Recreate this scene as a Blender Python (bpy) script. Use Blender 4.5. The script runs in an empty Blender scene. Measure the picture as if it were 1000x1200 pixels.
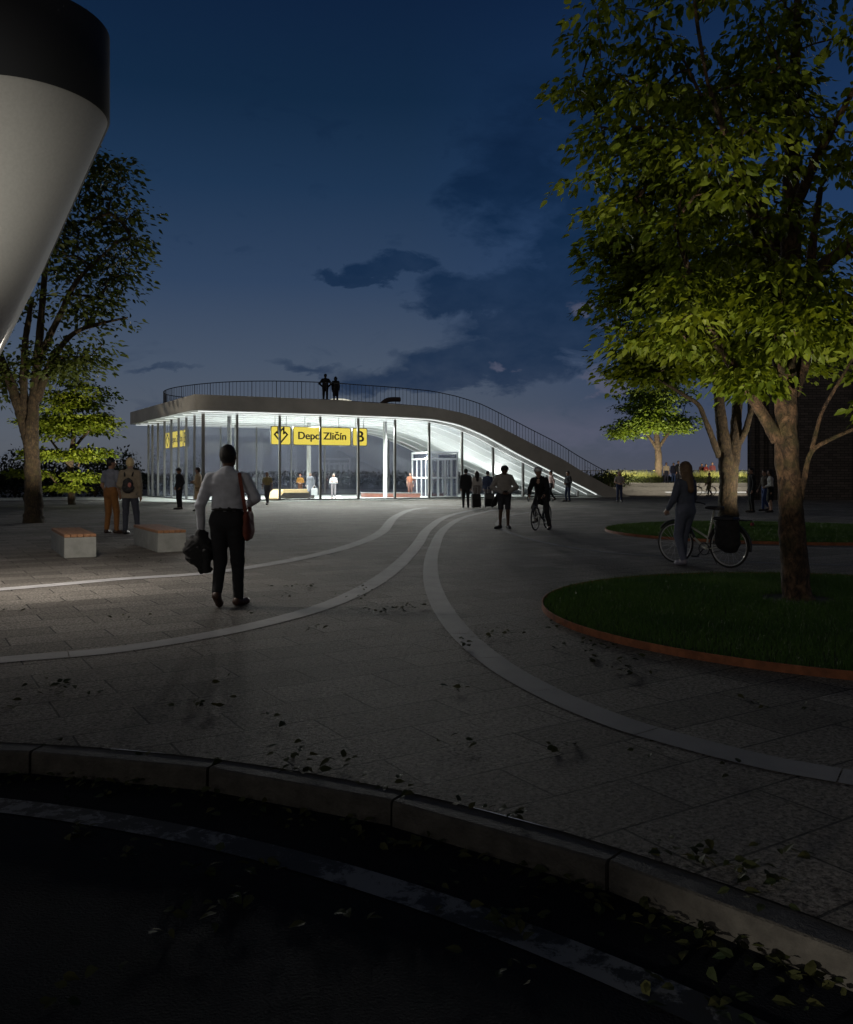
import bpy, math, random
import numpy as np
from math import radians as R, sin, cos, pi, atan2, sqrt
from mathutils import Vector, Matrix, noise as mnoise

sc = bpy.context.scene
C = sc.collection
random.seed(7)
RNG = np.random.default_rng(11)

# ------------------------------------------------------------------ camera
H, HY = 1.47, 558.0            # eye height (m); horizon row of the 1000x1200 photograph
cam = bpy.data.cameras.new('camera'); camo = bpy.data.objects.new('camera', cam); C.objects.link(camo)
cam.lens = 30; cam.sensor_width = 36; cam.shift_y = -0.035
cam.clip_start = 0.05; cam.clip_end = 6000
camo.location = (0, 0, H); camo.rotation_euler = (R(90), 0, 0)
sc.camera = camo

def gp(px, py, z=0.0):
    Y = (H-z)*1000/(py-HY); return ((px-500)*Y/1000, Y)
def zat(py, Y): return H+(HY-py)*Y/1000
def xat(px, Y): return (px-500)*Y/1000
def lin(c):
    return tuple(((v/255)/12.92 if v/255 <= .04045 else ((v/255+.055)/1.055)**2.4) for v in c)

# ------------------------------------------------------------------ node helper
class NT:
    def __init__(s, nt): s.nt = nt
    def n(s, typ, **kw):
        nd = s.nt.nodes.new(typ)
        for k, v in kw.items():
            if k.startswith('i_'): nd.inputs[k[2:].replace('_', ' ')].default_value = v
            elif hasattr(nd, k): setattr(nd, k, v)
        return nd
    def l(s, a, b): s.nt.links.new(a, b)
    def m(s, op, a, b=None, c=None, clamp=False):
        nd = s.nt.nodes.new('ShaderNodeMath'); nd.operation = op; nd.use_clamp = clamp
        for i, v in enumerate((a, b, c)):
            if v is None: continue
            if isinstance(v, (int, float)): nd.inputs[i].default_value = v
            else: s.l(v, nd.inputs[i])
        return nd.outputs[0]
    def mix(s, f, a, b, blend='MIX'):
        nd = s.nt.nodes.new('ShaderNodeMix'); nd.data_type = 'RGBA'; nd.blend_type = blend
        for sock, v in ((nd.inputs[0], f), (nd.inputs[6], a), (nd.inputs[7], b)):
            if isinstance(v, (int, float)): sock.default_value = v
            elif isinstance(v, tuple): sock.default_value = (*v[:3], 1)
            else: s.l(v, sock)
        return nd.outputs[2]
    def ramp(s, f, stops, interp='LINEAR'):
        nd = s.nt.nodes.new('ShaderNodeValToRGB'); cr = nd.color_ramp; cr.interpolation = interp
        while len(cr.elements) < len(stops): cr.elements.new(.5)
        for e, (p, c) in zip(cr.elements, stops):
            e.position = p; e.color = (*c[:3], 1) if isinstance(c, tuple) else (c, c, c, 1)
        s.l(f, nd.inputs[0]); return nd.outputs[0]
    def noise(s, vec, scale, detail=4, rough=.55, dist=0.0):
        nd = s.nt.nodes.new('ShaderNodeTexNoise'); nd.inputs['Scale'].default_value = scale
        nd.inputs['Detail'].default_value = detail; nd.inputs['Roughness'].default_value = rough
        nd.inputs['Distortion'].default_value = dist
        if vec is not None: s.l(vec, nd.inputs['Vector'])
        return nd.outputs[0]
    def comb(s, x, y, z):
        nd = s.nt.nodes.new('ShaderNodeCombineXYZ')
        for i, v in enumerate((x, y, z)):
            if isinstance(v, (int, float)): nd.inputs[i].default_value = v
            else: s.l(v, nd.inputs[i])
        return nd.outputs[0]

# ------------------------------------------------------------------ dusk sky (world)
w = bpy.data.worlds.new('World'); sc.world = w; w.use_nodes = True
t = NT(w.node_tree); w.node_tree.nodes.clear()
tc = t.n('ShaderNodeTexCoord'); sx = t.n('ShaderNodeSeparateXYZ'); t.l(tc.outputs['Generated'], sx.inputs[0])
hor = t.m('SQRT', t.m('ADD', t.m('MULTIPLY', sx.outputs[0], sx.outputs[0]), t.m('MULTIPLY', sx.outputs[1], sx.outputs[1])))
el = t.m('DIVIDE', sx.outputs[2], t.m('MAXIMUM', hor, .02))          # tangent of the elevation
az = t.m('ARCTAN2', sx.outputs[0], sx.outputs[1])                    # compass angle, 0 = north (+Y)
base = t.ramp(t.m('MULTIPLY', el, 1.25, clamp=True), [
    (0.0, lin((80, 83, 89))), (.06, lin((81, 87, 97))), (.16, lin((67, 79, 97))), (.28, lin((45, 63, 89))),
    (.42, lin((27, 49, 76))), (.55, lin((15, 37, 62))), (.70, lin((11, 30, 56))), (1.0, lin((8, 22, 44)))])
# the eastern (right hand) sky is a deeper blue
right = t.m('SMOOTH_MIN', t.m('MULTIPLY', t.m('MAXIMUM', t.m('SUBTRACT', az, -.02), 0), 3.2), .8, .2)
blue = t.ramp(t.m('MULTIPLY', el, 1.25, clamp=True), [
    (0.0, lin((70, 73, 86))), (.10, lin((52, 64, 87))), (.25, lin((34, 58, 92))), (.45, lin((24, 48, 84))), (.7, lin((12, 32, 62))), (1, lin((8, 22, 44)))])
base = t.mix(right, base, blue)
cv = t.comb(t.m('MULTIPLY', az, 7), t.m('MULTIPLY', el, 13), 0)
n1 = t.noise(cv, 1.9, 8, .62, .4); n2 = t.noise(cv, .9, 4, .55); n3 = t.noise(cv, 2.6, 6, .6, .2)
wa = t.m('ADD', az, t.m('ADD', t.m('MULTIPLY', t.m('SUBTRACT', n2, .5), .16), t.m('MULTIPLY', t.m('SUBTRACT', n3, .5), .09)))
we = t.m('ADD', el, t.m('ADD', t.m('MULTIPLY', t.m('SUBTRACT', n1, .5), .085), t.m('MULTIPLY', t.m('SUBTRACT', n2, .5), .05)))
def blobs(lst):
    out = None
    for (px, py, rx, ry, wt) in lst:
        a0 = math.atan((px-500)/1000); e0 = (HY-py)/1000*cos(a0)
        da = t.m('MULTIPLY', t.m('SUBTRACT', wa, a0), 1000/rx); de = t.m('MULTIPLY', t.m('SUBTRACT', we, e0), 1000/ry)
        v = t.m('MULTIPLY', t.m('SUBTRACT', 1, t.m('ADD', t.m('MULTIPLY', da, da), t.m('MULTIPLY', de, de))), wt)
        v = t.m('MAXIMUM', v, 0)
        out = v if out is None else t.m('MAXIMUM', out, v)
    return out
dk = blobs([(470, 314, 62, 24, 1.3), (420, 322, 62, 13, 1.1), (570, 347, 105, 40, 1.3), (680, 320, 95, 85, 1.3), (650, 395, 140, 56, 1.4), (545, 430, 110, 34, 1.2), (690, 250, 80, 60, .8),
            (480, 447, 120, 20, .9), (600, 215, 90, 90, 1.0), (660, 140, 130, 90, .65), (330, 128, 90, 25, .2), (790, 400, 150, 80, 1.1), (195, 430, 45, 8, .6),
            (340, 434, 70, 10, .6), (250, 275, 40, 8, .25), (205, 475, 60, 14, .4), (-300, 300, 200, 60, .7), (1300, 250, 260, 60, .8)])
dm = t.ramp(t.m('ADD', dk, t.m('MULTIPLY', t.m('SUBTRACT', n1, .5), 1.35)), [(.12, 0.0), (.72, 1.0)], 'LINEAR')
dcol = t.ramp(t.m('MULTIPLY', el, 2.5, clamp=True), [(0, lin((50, 60, 80))), (.35, lin((26, 44, 69))), (.7, lin((15, 38, 66))), (1, lin((10, 30, 56)))])
dm = t.m('MULTIPLY', dm, t.ramp(n3, [(.3, .72), (.62, 1.0)]))
sky = t.mix(t.m('MULTIPLY', dm, .95), base, dcol)
lt = blobs([(690, 452, 55, 14, 1.), (692, 355, 22, 14, .9), (580, 428, 18, 9, .8), (660, 505, 190, 45, .8), (705, 385, 30, 10, .7)])
lm = t.ramp(t.m('MULTIPLY', lt, t.m('ADD', .1, t.m('MULTIPLY', n1, 1.5))), [(.25, 0.0), (.9, 1.0)], 'EASE')
sky = t.mix(t.m('MULTIPLY', lm, .7), sky, lin((84, 86, 104)))
# added fill: the unseen sky behind and overhead is tinted a dim warm grey
back = t.m('MULTIPLY', t.m('ADD', t.m('MULTIPLY', sx.outputs[1], -1.6), .15), 1.0, clamp=True)
sky = t.mix(back, sky, lin((66, 61, 56)))
zen = t.ramp(sx.outputs[2], [(.62, 0.0), (.85, 1.0)])
sky = t.mix(zen, sky, lin((24, 28, 34)))
bg = t.n('ShaderNodeBackground'); bg.inputs[1].default_value = 1.14; t.l(sky, bg.inputs[0])
# last physical twilight from the Sky Texture, very low
ns = t.n('ShaderNodeTexSky'); ns.sky_type = 'NISHITA'; ns.sun_disc = False; ns.sun_elevation = R(-4); ns.sun_rotation = R(200)
bg2 = t.n('ShaderNodeBackground'); bg2.inputs[1].default_value = .05; t.l(ns.outputs[0], bg2.inputs[0])
add = t.n('ShaderNodeAddShader'); t.l(bg.outputs[0], add.inputs[0]); t.l(bg2.outputs[0], add.inputs[1])
wo = t.n('ShaderNodeOutputWorld'); t.l(add.outputs[0], wo.inputs[0])

# ------------------------------------------------------------------ sun (afterglow behind the camera), lamps, exposure
def light(name, kind, loc, power, col=(1, .92, .8), target=None, size=.1, spot=60, blend=.6):
    d = bpy.data.lights.new(name, kind); d.energy = power; d.color = col
    if kind == 'SPOT': d.spot_size = R(spot); d.spot_blend = blend; d.shadow_soft_size = size
    elif kind == 'POINT': d.shadow_soft_size = size
    o = bpy.data.objects.new(name, d); C.objects.link(o); o.location = loc
    if target is not None: o.rotation_euler = (Vector(target)-Vector(loc)).to_track_quat('-Z', 'Y').to_euler()
    return o
sd = bpy.data.lights.new('sun', 'SUN'); sd.energy = .15; sd.angle = R(25); sd.color = (1, .93, .85)
so = bpy.data.objects.new('sun', sd); C.objects.link(so); so.rotation_euler = (R(73), 0, R(-30))
WARM = (1, .86, .66)
light('tree_uplight', 'SPOT', (2.7, 7.6, .2), 640, WARM, (3.7, 9.2, 4.0), .08, 92, .9)
light('tree_uplight', 'SPOT', (1.2, 6.9, .12), 180, WARM, (2.9, 9.4, 4.6), .08, 60, .9)
light('tree_uplight', 'SPOT', (9.9, 22.2, .3), 800, WARM, (8.6, 24.2, 4), .1, 110, .7)
light('tree_uplight', 'SPOT', (-10.4, 24.6, .2), 1000, WARM, (-12.0, 27, 6), .1, 100, .7)
light('tree_uplight', 'SPOT', (-16.6, 39.6, .3), 3400, WARM, (-18.0, 44, 4.2), .1, 84, .9)
light('tree_uplight', 'SPOT', (19.3, 71.2, 1.3), 3800, WARM, (20.4, 75, 6), .1, 120, .7)
light('planter_light', 'SPOT', (16.2, 67.4, 3.0), 900, WARM, (16.4, 69.6, 1.2), .1, 110, .8)
light('planter_light', 'SPOT', (24.2, 67.4, 3.0), 900, WARM, (24.2, 69.6, 1.2), .1, 110, .8)
light('step_light', 'SPOT', (22.5, 63.2, 3.0), 420, WARM, (23, 65.8, .3), .1, 130, .9)
light('step_light', 'SPOT', (17.5, 63.2, 3.0), 260, WARM, (17.5, 65.8, .3), .1, 130, .9)
light('eave_downlight', 'SPOT', (-4.85, 10.35, 3.05), 620, (1, .9, .78), (-6.3, 12.9, 0), .08, 142, 1.0)
light('eave_downlight', 'SPOT', (-4.6, 10.2, 2.9), 210, (1, .92, .82), (-4.3, 10.3, 0), .1, 138, .9)
light('canopy_uplight', 'SPOT', (-4.4, 5.6, .2), 560, (1, .94, .82), (-5.3, 9.1, 5.0), .3, 38, 1.0)
light('kerb_light', 'SPOT', (-3.0, -1.4, .35), 680, (1, .9, .76), (1.6, 2.3, -.03), .05, 26, 1.0)

# spots added along the pavilion's eave and under its ceiling as fill
for fx_, fy_, pw_ in ((-10.5, 48.9, 1100), (-5.5, 51.2, 1500), (-.5, 53.4, 1500), (3.2, 55.0, 1100)):
    light('plaza_fill', 'SPOT', (fx_, fy_-.3, 4.95), pw_, (1, .95, .87), (fx_*.25, 18, 0), .15, 86, 1.0)  # added spots that brighten the plaza
for fx_, fy_ in ((-8.5, 49.6), (-4.0, 51.6), (.5, 53.6)):
    light('apron_fill', 'SPOT', (fx_, fy_-.3, 4.95), 1500, (.95, 1, .93), (fx_+1.2, fy_-4.5, 0), .15, 130, 1.0)  # extra spots added to brighten the ground by the glass
light('lift_fill', 'SPOT', (-.1, 57.3, 2.85), 260, (1, 1, .98), (-.1, 57.2, 0), .2, 150, .5)  # added spot that whitens the lift enclosure
for fx_, fy_ in ((-12.0, 52.4), (-8.6, 53.6), (-5.2, 55.2), (-1.8, 56.6), (-11.5, 54.5), (-7, 53.5), (-3, 55.5), (1, 57), (-14, 58), (-9, 60), (-4, 62), (1, 63)):
    light('floor_fill', 'SPOT', (fx_, fy_, 4.7), 1150, (.93, 1, .95), (fx_+.3, fy_-1.0, 0), .2, 150, .4)  # added spots that brighten the pavilion floor
for s_, (tx_, ty_, tz_) in (((-1.5, 64.5, .35), (-1.5, 58.5, 4.8)), ((2.0, 66.0, .35), (2.6, 60, 4.2)), ((5.0, 67.0, .35), (6.2, 61.5, 2.6)), ((-6.5, 62.5, .35), (-6, 56, 5.0)), ((-12, 60, .35), (-11, 54, 5.1))):
    light('cove_light', 'SPOT', s_, 650, (.95, 1, .96), (tx_, ty_, tz_), .3, 130, .8)
vs = sc.view_settings; vs.view_transform = 'Standard'; vs.look = 'None'; vs.exposure = 0; vs.gamma = 1; vs.use_curve_mapping = False
sc.cycles.use_denoising = True
try: sc.cycles.denoiser = 'OPENIMAGEDENOISE'
except Exception: pass
sc.cycles.max_bounces = 8; sc.cycles.transparent_max_bounces = 24; sc.cycles.sample_clamp_indirect = 6
sc.cycles.caustics_reflective = False; sc.cycles.caustics_refractive = False

# ------------------------------------------------------------------ materials
MATS = {}
def mat(name, col, rough=.8, metal=0.0, var=.0, vscale=4.0, bump=0.0, bscale=40.0, emit=0.0, spec=None, detail=5):
    if name in MATS: return MATS[name]
    m = bpy.data.materials.new(name); m.use_nodes = True; k = NT(m.node_tree)
    b = m.node_tree.nodes['Principled BSDF']
    b.inputs['Base Color'].default_value = (*col, 1); b.inputs['Roughness'].default_value = rough
    b.inputs['Metallic'].default_value = metal
    if spec is not None: b.inputs['Specular IOR Level'].default_value = spec
    if emit:
        b.inputs['Emission Color'].default_value = (*col, 1); b.inputs['Emission Strength'].default_value = emit
    if var or bump:
        c = k.n('ShaderNodeTexCoord').outputs['Object']
    if var:
        f = k.noise(c, vscale, detail, .6)
        f2 = k.ramp(f, [(.3, 0.0), (.7, 1.0)])
        a = tuple(max(0, v*(1-var)) for v in col); d = tuple(min(1, v*(1+var)) for v in col)
        k.l(k.mix(f2, a, d), b.inputs['Base Color'])
    if bump:
        bp = k.n('ShaderNodeBump'); bp.inputs['Strength'].default_value = bump; bp.inputs['Distance'].default_value = .02
        k.l(k.noise(c, bscale, detail, .6), bp.inputs['Height']); k.l(bp.outputs[0], b.inputs['Normal'])
    MATS[name] = m; return m

def m_emit(name, col, strength):
    m = bpy.data.materials.new(name); m.use_nodes = True; k = NT(m.node_tree); m.node_tree.nodes.clear()
    e = k.n('ShaderNodeEmission'); e.inputs[0].default_value = (*col, 1); e.inputs[1].default_value = strength
    o = k.n('ShaderNodeOutputMaterial'); k.l(e.outputs[0], o.inputs[0]); return m

def m_glass():
    m = bpy.data.materials.new('glass'); m.use_nodes = True; k = NT(m.node_tree); m.node_tree.nodes.clear()
    tr0 = k.n('ShaderNodeBsdfTransparent'); tr0.inputs[0].default_value = (.95, .96, .97, 1)
    du = k.n('ShaderNodeBsdfDiffuse'); du.inputs[0].default_value = (.5, .55, .75, 1)  # bluish diffuse share paints a haze over the panes
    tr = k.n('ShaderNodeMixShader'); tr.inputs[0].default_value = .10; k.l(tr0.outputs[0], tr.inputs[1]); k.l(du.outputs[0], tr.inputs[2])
    gl = k.n('ShaderNodeBsdfGlossy'); gl.inputs['Roughness'].default_value = .02; gl.inputs[0].default_value = (.9, .93, 1, 1)
    fr = k.n('ShaderNodeFresnel'); fr.inputs[0].default_value = 1.5
    f = k.m('ADD', k.m('MULTIPLY', fr.outputs[0], 1.2), .03, clamp=True)
    mx = k.n('ShaderNodeMixShader'); k.l(f, mx.inputs[0]); k.l(tr.outputs[0], mx.inputs[1]); k.l(gl.outputs[0], mx.inputs[2])
    o = k.n('ShaderNodeOutputMaterial'); k.l(mx.outputs[0], o.inputs[0]); return m

def m_leaf(name, c0, c1, trans=.4, rough=.5):
    m = bpy.data.materials.new(name); m.use_nodes = True; k = NT(m.node_tree); m.node_tree.nodes.clear()
    at_ = k.n('ShaderNodeAttribute'); at_.attribute_name = 'tint'
    col = k.mix(at_.outputs['Fac'], c0, c1)
    d = k.n('ShaderNodeBsdfPrincipled'); d.inputs['Roughness'].default_value = rough; d.inputs['Specular IOR Level'].default_value = .2
    k.l(col, d.inputs['Base Color'])
    tb = k.n('ShaderNodeBsdfTranslucent'); k.l(k.mix(1.0, col, (1, .95, .5), 'MULTIPLY'), tb.inputs[0])
    mx = k.n('ShaderNodeMixShader'); mx.inputs[0].default_value = trans
    k.l(d.outputs[0], mx.inputs[1]); k.l(tb.outputs[0], mx.inputs[2])
    o = k.n('ShaderNodeOutputMaterial'); k.l(mx.outputs[0], o.inputs[0]); return m

def m_bark(name, c0, c1, scale=6.0, moss=None):
    m = bpy.data.materials.new(name); m.use_nodes = True; k = NT(m.node_tree)
    b = m.node_tree.nodes['Principled BSDF']; b.inputs['Roughness'].default_value = .9
    c = k.n('ShaderNodeTexCoord').outputs['Object']
    mp = k.n('ShaderNodeMapping'); mp.inputs['Scale'].default_value = (1, 1, .5); k.l(c, mp.inputs[0])
    f = k.noise(mp.outputs[0], scale*2.6, 9, .75, .9); g = k.noise(c, scale*.6, 5, .6)
    col = k.mix(k.m('MULTIPLY', k.ramp(f, [(.40, 0.0), (.60, 1.0)]), k.ramp(k.noise(c, scale*1.6, 6, .7), [(.38, .15), (.6, 1.0)])), c0, c1)
    if moss: col = k.mix(k.m('MULTIPLY', k.ramp(g, [(.5, 0.0), (.66, 1.0)]), .6), col, moss)
    k.l(col, b.inputs['Base Color'])
    bp = k.n('ShaderNodeBump'); bp.inputs['Strength'].default_value = 1; bp.inputs['Distance'].default_value = .09
    k.l(k.m('ADD', f, k.m('MULTIPLY', g, .6)), bp.inputs['Height']); k.l(bp.outputs[0], b.inputs['Normal']); return m

def m_paving():
    m = bpy.data.materials.new('paving_stone'); m.use_nodes = True; k = NT(m.node_tree)
    b = m.node_tree.nodes['Principled BSDF']
    c = k.n('ShaderNodeTexCoord').outputs['Object']
    mp = k.n('ShaderNodeMapping'); mp.inputs['Rotation'].default_value = (0, 0, R(-32)); k.l(c, mp.inputs[0])
    wob = k.n('ShaderNodeMix'); wob.data_type = 'VECTOR'
    br = k.n('ShaderNodeTexBrick'); br.offset = .5; br.inputs['Scale'].default_value = 1
    br.inputs['Brick Width'].default_value = .86; br.inputs['Row Height'].default_value = .43
    br.inputs['Mortar Size'].default_value = .0075; br.inputs['Mortar Smooth'].default_value = .25; br.inputs['Bias'].default_value = 0
    br.inputs['Color1'].default_value = (.16, .147, .133, 1); br.inputs['Color2'].default_value = (.27, .25, .228, 1)
    br.inputs['Mortar'].default_value = (.025, .024, .023, 1)
    k.l(mp.outputs[0], br.inputs['Vector'])
    f1 = k.noise(mp.outputs[0], 42, 6, .7, .5); f2 = k.noise(c, .35, 4, .6); f3 = k.noise(mp.outputs[0], 130, 3, .6)
    col = k.mix(1.0, br.outputs['Color'], k.ramp(f1, [(.38, .22), (.62, 1.9)]), 'MULTIPLY')
    col = k.mix(1.0, col, k.ramp(f2, [(.3, .72), (.7, 1.2)]), 'MULTIPLY')
    k.l(col, b.inputs['Base Color'])
    b.inputs['Roughness'].default_value = .75; b.inputs['Specular IOR Level'].default_value = .2
    st = k.n('ShaderNodeMapping'); st.inputs['Scale'].default_value = (1.2, 2.8, 1); k.l(mp.outputs[0], st.inputs[0])
    rip = k.noise(st.outputs[0], 16, 5, .65, .8)
    h = k.m('ADD', k.m('ADD', k.m('MULTIPLY', rip, 1.0), k.m('MULTIPLY', f1, .9)), k.m('MULTIPLY', f3, .4))
    h = k.m('ADD', h, k.m('MULTIPLY', br.outputs['Fac'], -1.2))
    bp = k.n('ShaderNodeBump'); bp.inputs['Strength'].default_value = 1.0; bp.inputs['Distance'].default_value = .07
    k.l(h, bp.inputs['Height']); k.l(bp.outputs[0], b.inputs['Normal']); return m

def m_brick():
    m = bpy.data.materials.new('dark_brick'); m.use_nodes = True; k = NT(m.node_tree)
    b = m.node_tree.nodes['Principled BSDF']; b.inputs['Roughness'].default_value = .85
    c = k.n('ShaderNodeTexCoord').outputs['Object']; s = k.n('ShaderNodeSeparateXYZ'); k.l(c, s.inputs[0])
    v = k.comb(k.m('ADD', s.outputs[0], s.outputs[1]), s.outputs[2], 0)
    br = k.n('ShaderNodeTexBrick'); br.inputs['Scale'].default_value = 1; br.inputs['Brick Width'].default_value = .5
    br.inputs['Row Height'].default_value = .16; br.inputs['Mortar Size'].default_value = .014
    br.inputs['Color1'].default_value = (.055, .048, .046, 1); br.inputs['Color2'].default_value = (.1, .085, .08, 1)
    br.inputs['Mortar'].default_value = (.012, .012, .013, 1); k.l(v, br.inputs['Vector']); k.l(br.outputs['Color'], b.inputs['Base Color'])
    bp = k.n('ShaderNodeBump'); bp.inputs['Strength'].default_value = .8; bp.inputs['Distance'].default_value = .02; bp.invert = True
    k.l(br.outputs['Fac'], bp.inputs['Height']); k.l(bp.outputs[0], b.inputs['Normal']); return m

def m_worn_paint():
    m = bpy.data.materials.new('worn_paint'); m.use_nodes = True; k = NT(m.node_tree)
    b = m.node_tree.nodes['Principled BSDF']; b.inputs['Roughness'].default_value = .7
    c = k.n('ShaderNodeTexCoord').outputs['Object']
    f = k.noise(c, 11, 8, .75, .3); g = k.noise(c, 2.0, 3, .5)
    msk = k.ramp(k.m('ADD', f, k.m('MULTIPLY', k.m('SUBTRACT', g, .5), .55)), [(.50, 0.0), (.57, 1.0)])
    k.l(k.mix(msk, (.01, .012, .016), (.11, .12, .135)), b.inputs['Base Color']); return m

def m_wood(name, c0, c1, axis=1):
    m = bpy.data.materials.new(name); m.use_nodes = True; k = NT(m.node_tree)
    b = m.node_tree.nodes['Principled BSDF']; b.inputs['Roughness'].default_value = .55
    c = k.n('ShaderNodeTexCoord').outputs['Object']; mp = k.n('ShaderNodeMapping')
    sc_ = [18, 18, 18]; sc_[axis] = 1.2; mp.inputs['Scale'].default_value = sc_; k.l(c, mp.inputs[0])
    k.l(k.mix(k.ramp(k.noise(mp.outputs[0], 1, 6, .6, .8), [(.3, 0.0), (.7, 1.0)]), c0, c1), b.inputs['Base Color']); return m

PAVE = m_paving()
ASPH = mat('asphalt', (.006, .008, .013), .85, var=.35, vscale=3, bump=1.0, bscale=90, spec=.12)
PAINT = m_worn_paint()
BAND = mat('band_stone', (.235, .235, .245), .72, var=.2, vscale=2.2, bump=.35, bscale=60, spec=.22)
KERB_T = mat('kerb_shaded_top', (.05, .05, .052), .8, var=.4, vscale=14, bump=.6, bscale=70)  # shade on the tops under low light put into their colour
KERB = mat('kerb_concrete', (.055, .052, .046), .9, var=.35, vscale=12, bump=.7, bscale=60)
GROUND = mat('far_ground', (.02, .024, .02), .95, var=.3, vscale=.05)
CONC = mat('concrete', (.43, .42, .4), .85, var=.12, vscale=.8, bump=.15, bscale=12)
CONC_L = mat('pale_concrete', (.4, .4, .385), .75, var=.12, vscale=4, bump=.3, bscale=50)
CONC_B = mat('bench_concrete', (.24, .25, .24), .8, var=.2, vscale=5, bump=.4, bscale=50)
CEIL = mat('white_ceiling', (.74, .76, .76), .6)
MULL = mat('mullion_steel', (.2, .195, .19), .5, .2)
STEEL = mat('dark_steel', (.06, .062, .068), .45, .6)
STEEL_W = mat('white_steel', (.75, .76, .76), .4)
STEEL_L = mat('pale_steel', (.5, .5, .5), .4, .5)
BLACK = mat('black_paint', (.012, .012, .014), .5)
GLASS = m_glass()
LED = m_emit('led_light', (.95, 1.0, .97), 1.3)
CORTEN = mat('corten_steel', (.24, .085, .035), .8, var=.4, vscale=10, bump=.3, bscale=60)
SOIL = mat('soil', (.02, .025, .012), .95, var=.4, vscale=8)
WOODB = m_wood('bench_wood', (.22, .10, .045), (.36, .19, .095))
WOODP = m_wood('pale_wood', (.5, .36, .17), (.62, .46, .24), 0)
RUBBER = mat('rubber', (.012, .012, .012), .7)
BRICK = m_brick()
CANOPY = mat('canopy_render', (.5, .5, .48), .85, var=.06, vscale=30, bump=.25, bscale=160)
CANOPY_D = mat('canopy_fascia', (.016, .018, .022), .85)
FLOOR = mat('pavilion_floor', (.6, .62, .6), .35, var=.06, vscale=.6)
APRON = mat('apron_lit_stone', (.6, .62, .59), .6, var=.1, vscale=1.0)  # pale tone carries the light falling from the glazing

# ------------------------------------------------------------------ mesh helpers
def mesh_np(name, V, F, smooth=True, tint=None):
    V = np.asarray(V, np.float32); F = np.asarray(F, np.int32); k = F.shape[1]
    me = bpy.data.meshes.new(name); me.vertices.add(len(V)); me.vertices.foreach_set('co', V.ravel())
    me.loops.add(F.size); me.loops.foreach_set('vertex_index', F.ravel())
    me.polygons.add(len(F)); me.polygons.foreach_set('loop_start', np.arange(0, F.size, k, dtype=np.int32))
    me.polygons.foreach_set('use_smooth', np.full(len(F), smooth))
    me.update(calc_edges=True)
    if tint is not None:
        a = me.attributes.new('tint', 'FLOAT', 'POINT'); a.data.foreach_set('value', np.asarray(tint, np.float32))
    return me
def link(name, me, m, parent=None):
    o = bpy.data.objects.new(name, me); C.objects.link(o)
    if m is not None: me.materials.append(m)
    if parent is not None: o.parent = parent
    return o
def tag(o, label=None, cat=None, group=None, kind=None):
    for k_, v in (('label', label), ('category', cat), ('group', group), ('kind', kind)):
        if v: o[k_] = v
    return o
def thing(name, label, cat, loc=(0, 0, 0), rotz=0.0, group=None):
    o = bpy.data.objects.new(name, None); C.objects.link(o); o.empty_display_size = .2
    o.location = loc; o.rotation_euler = (0, 0, rotz); return tag(o, label, cat, group)
def dup(o, loc, rotz, label, group=None, parent=None):
    def rec(a, par):
        c = a.copy(); C.objects.link(c); c.parent = par
        for ch in list(a.children): rec(ch, c)
        return c
    r = rec(o, parent); r.location = loc; r.rotation_euler = (0, 0, rotz); r['label'] = label
    if group: r['group'] = group
    return r

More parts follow.
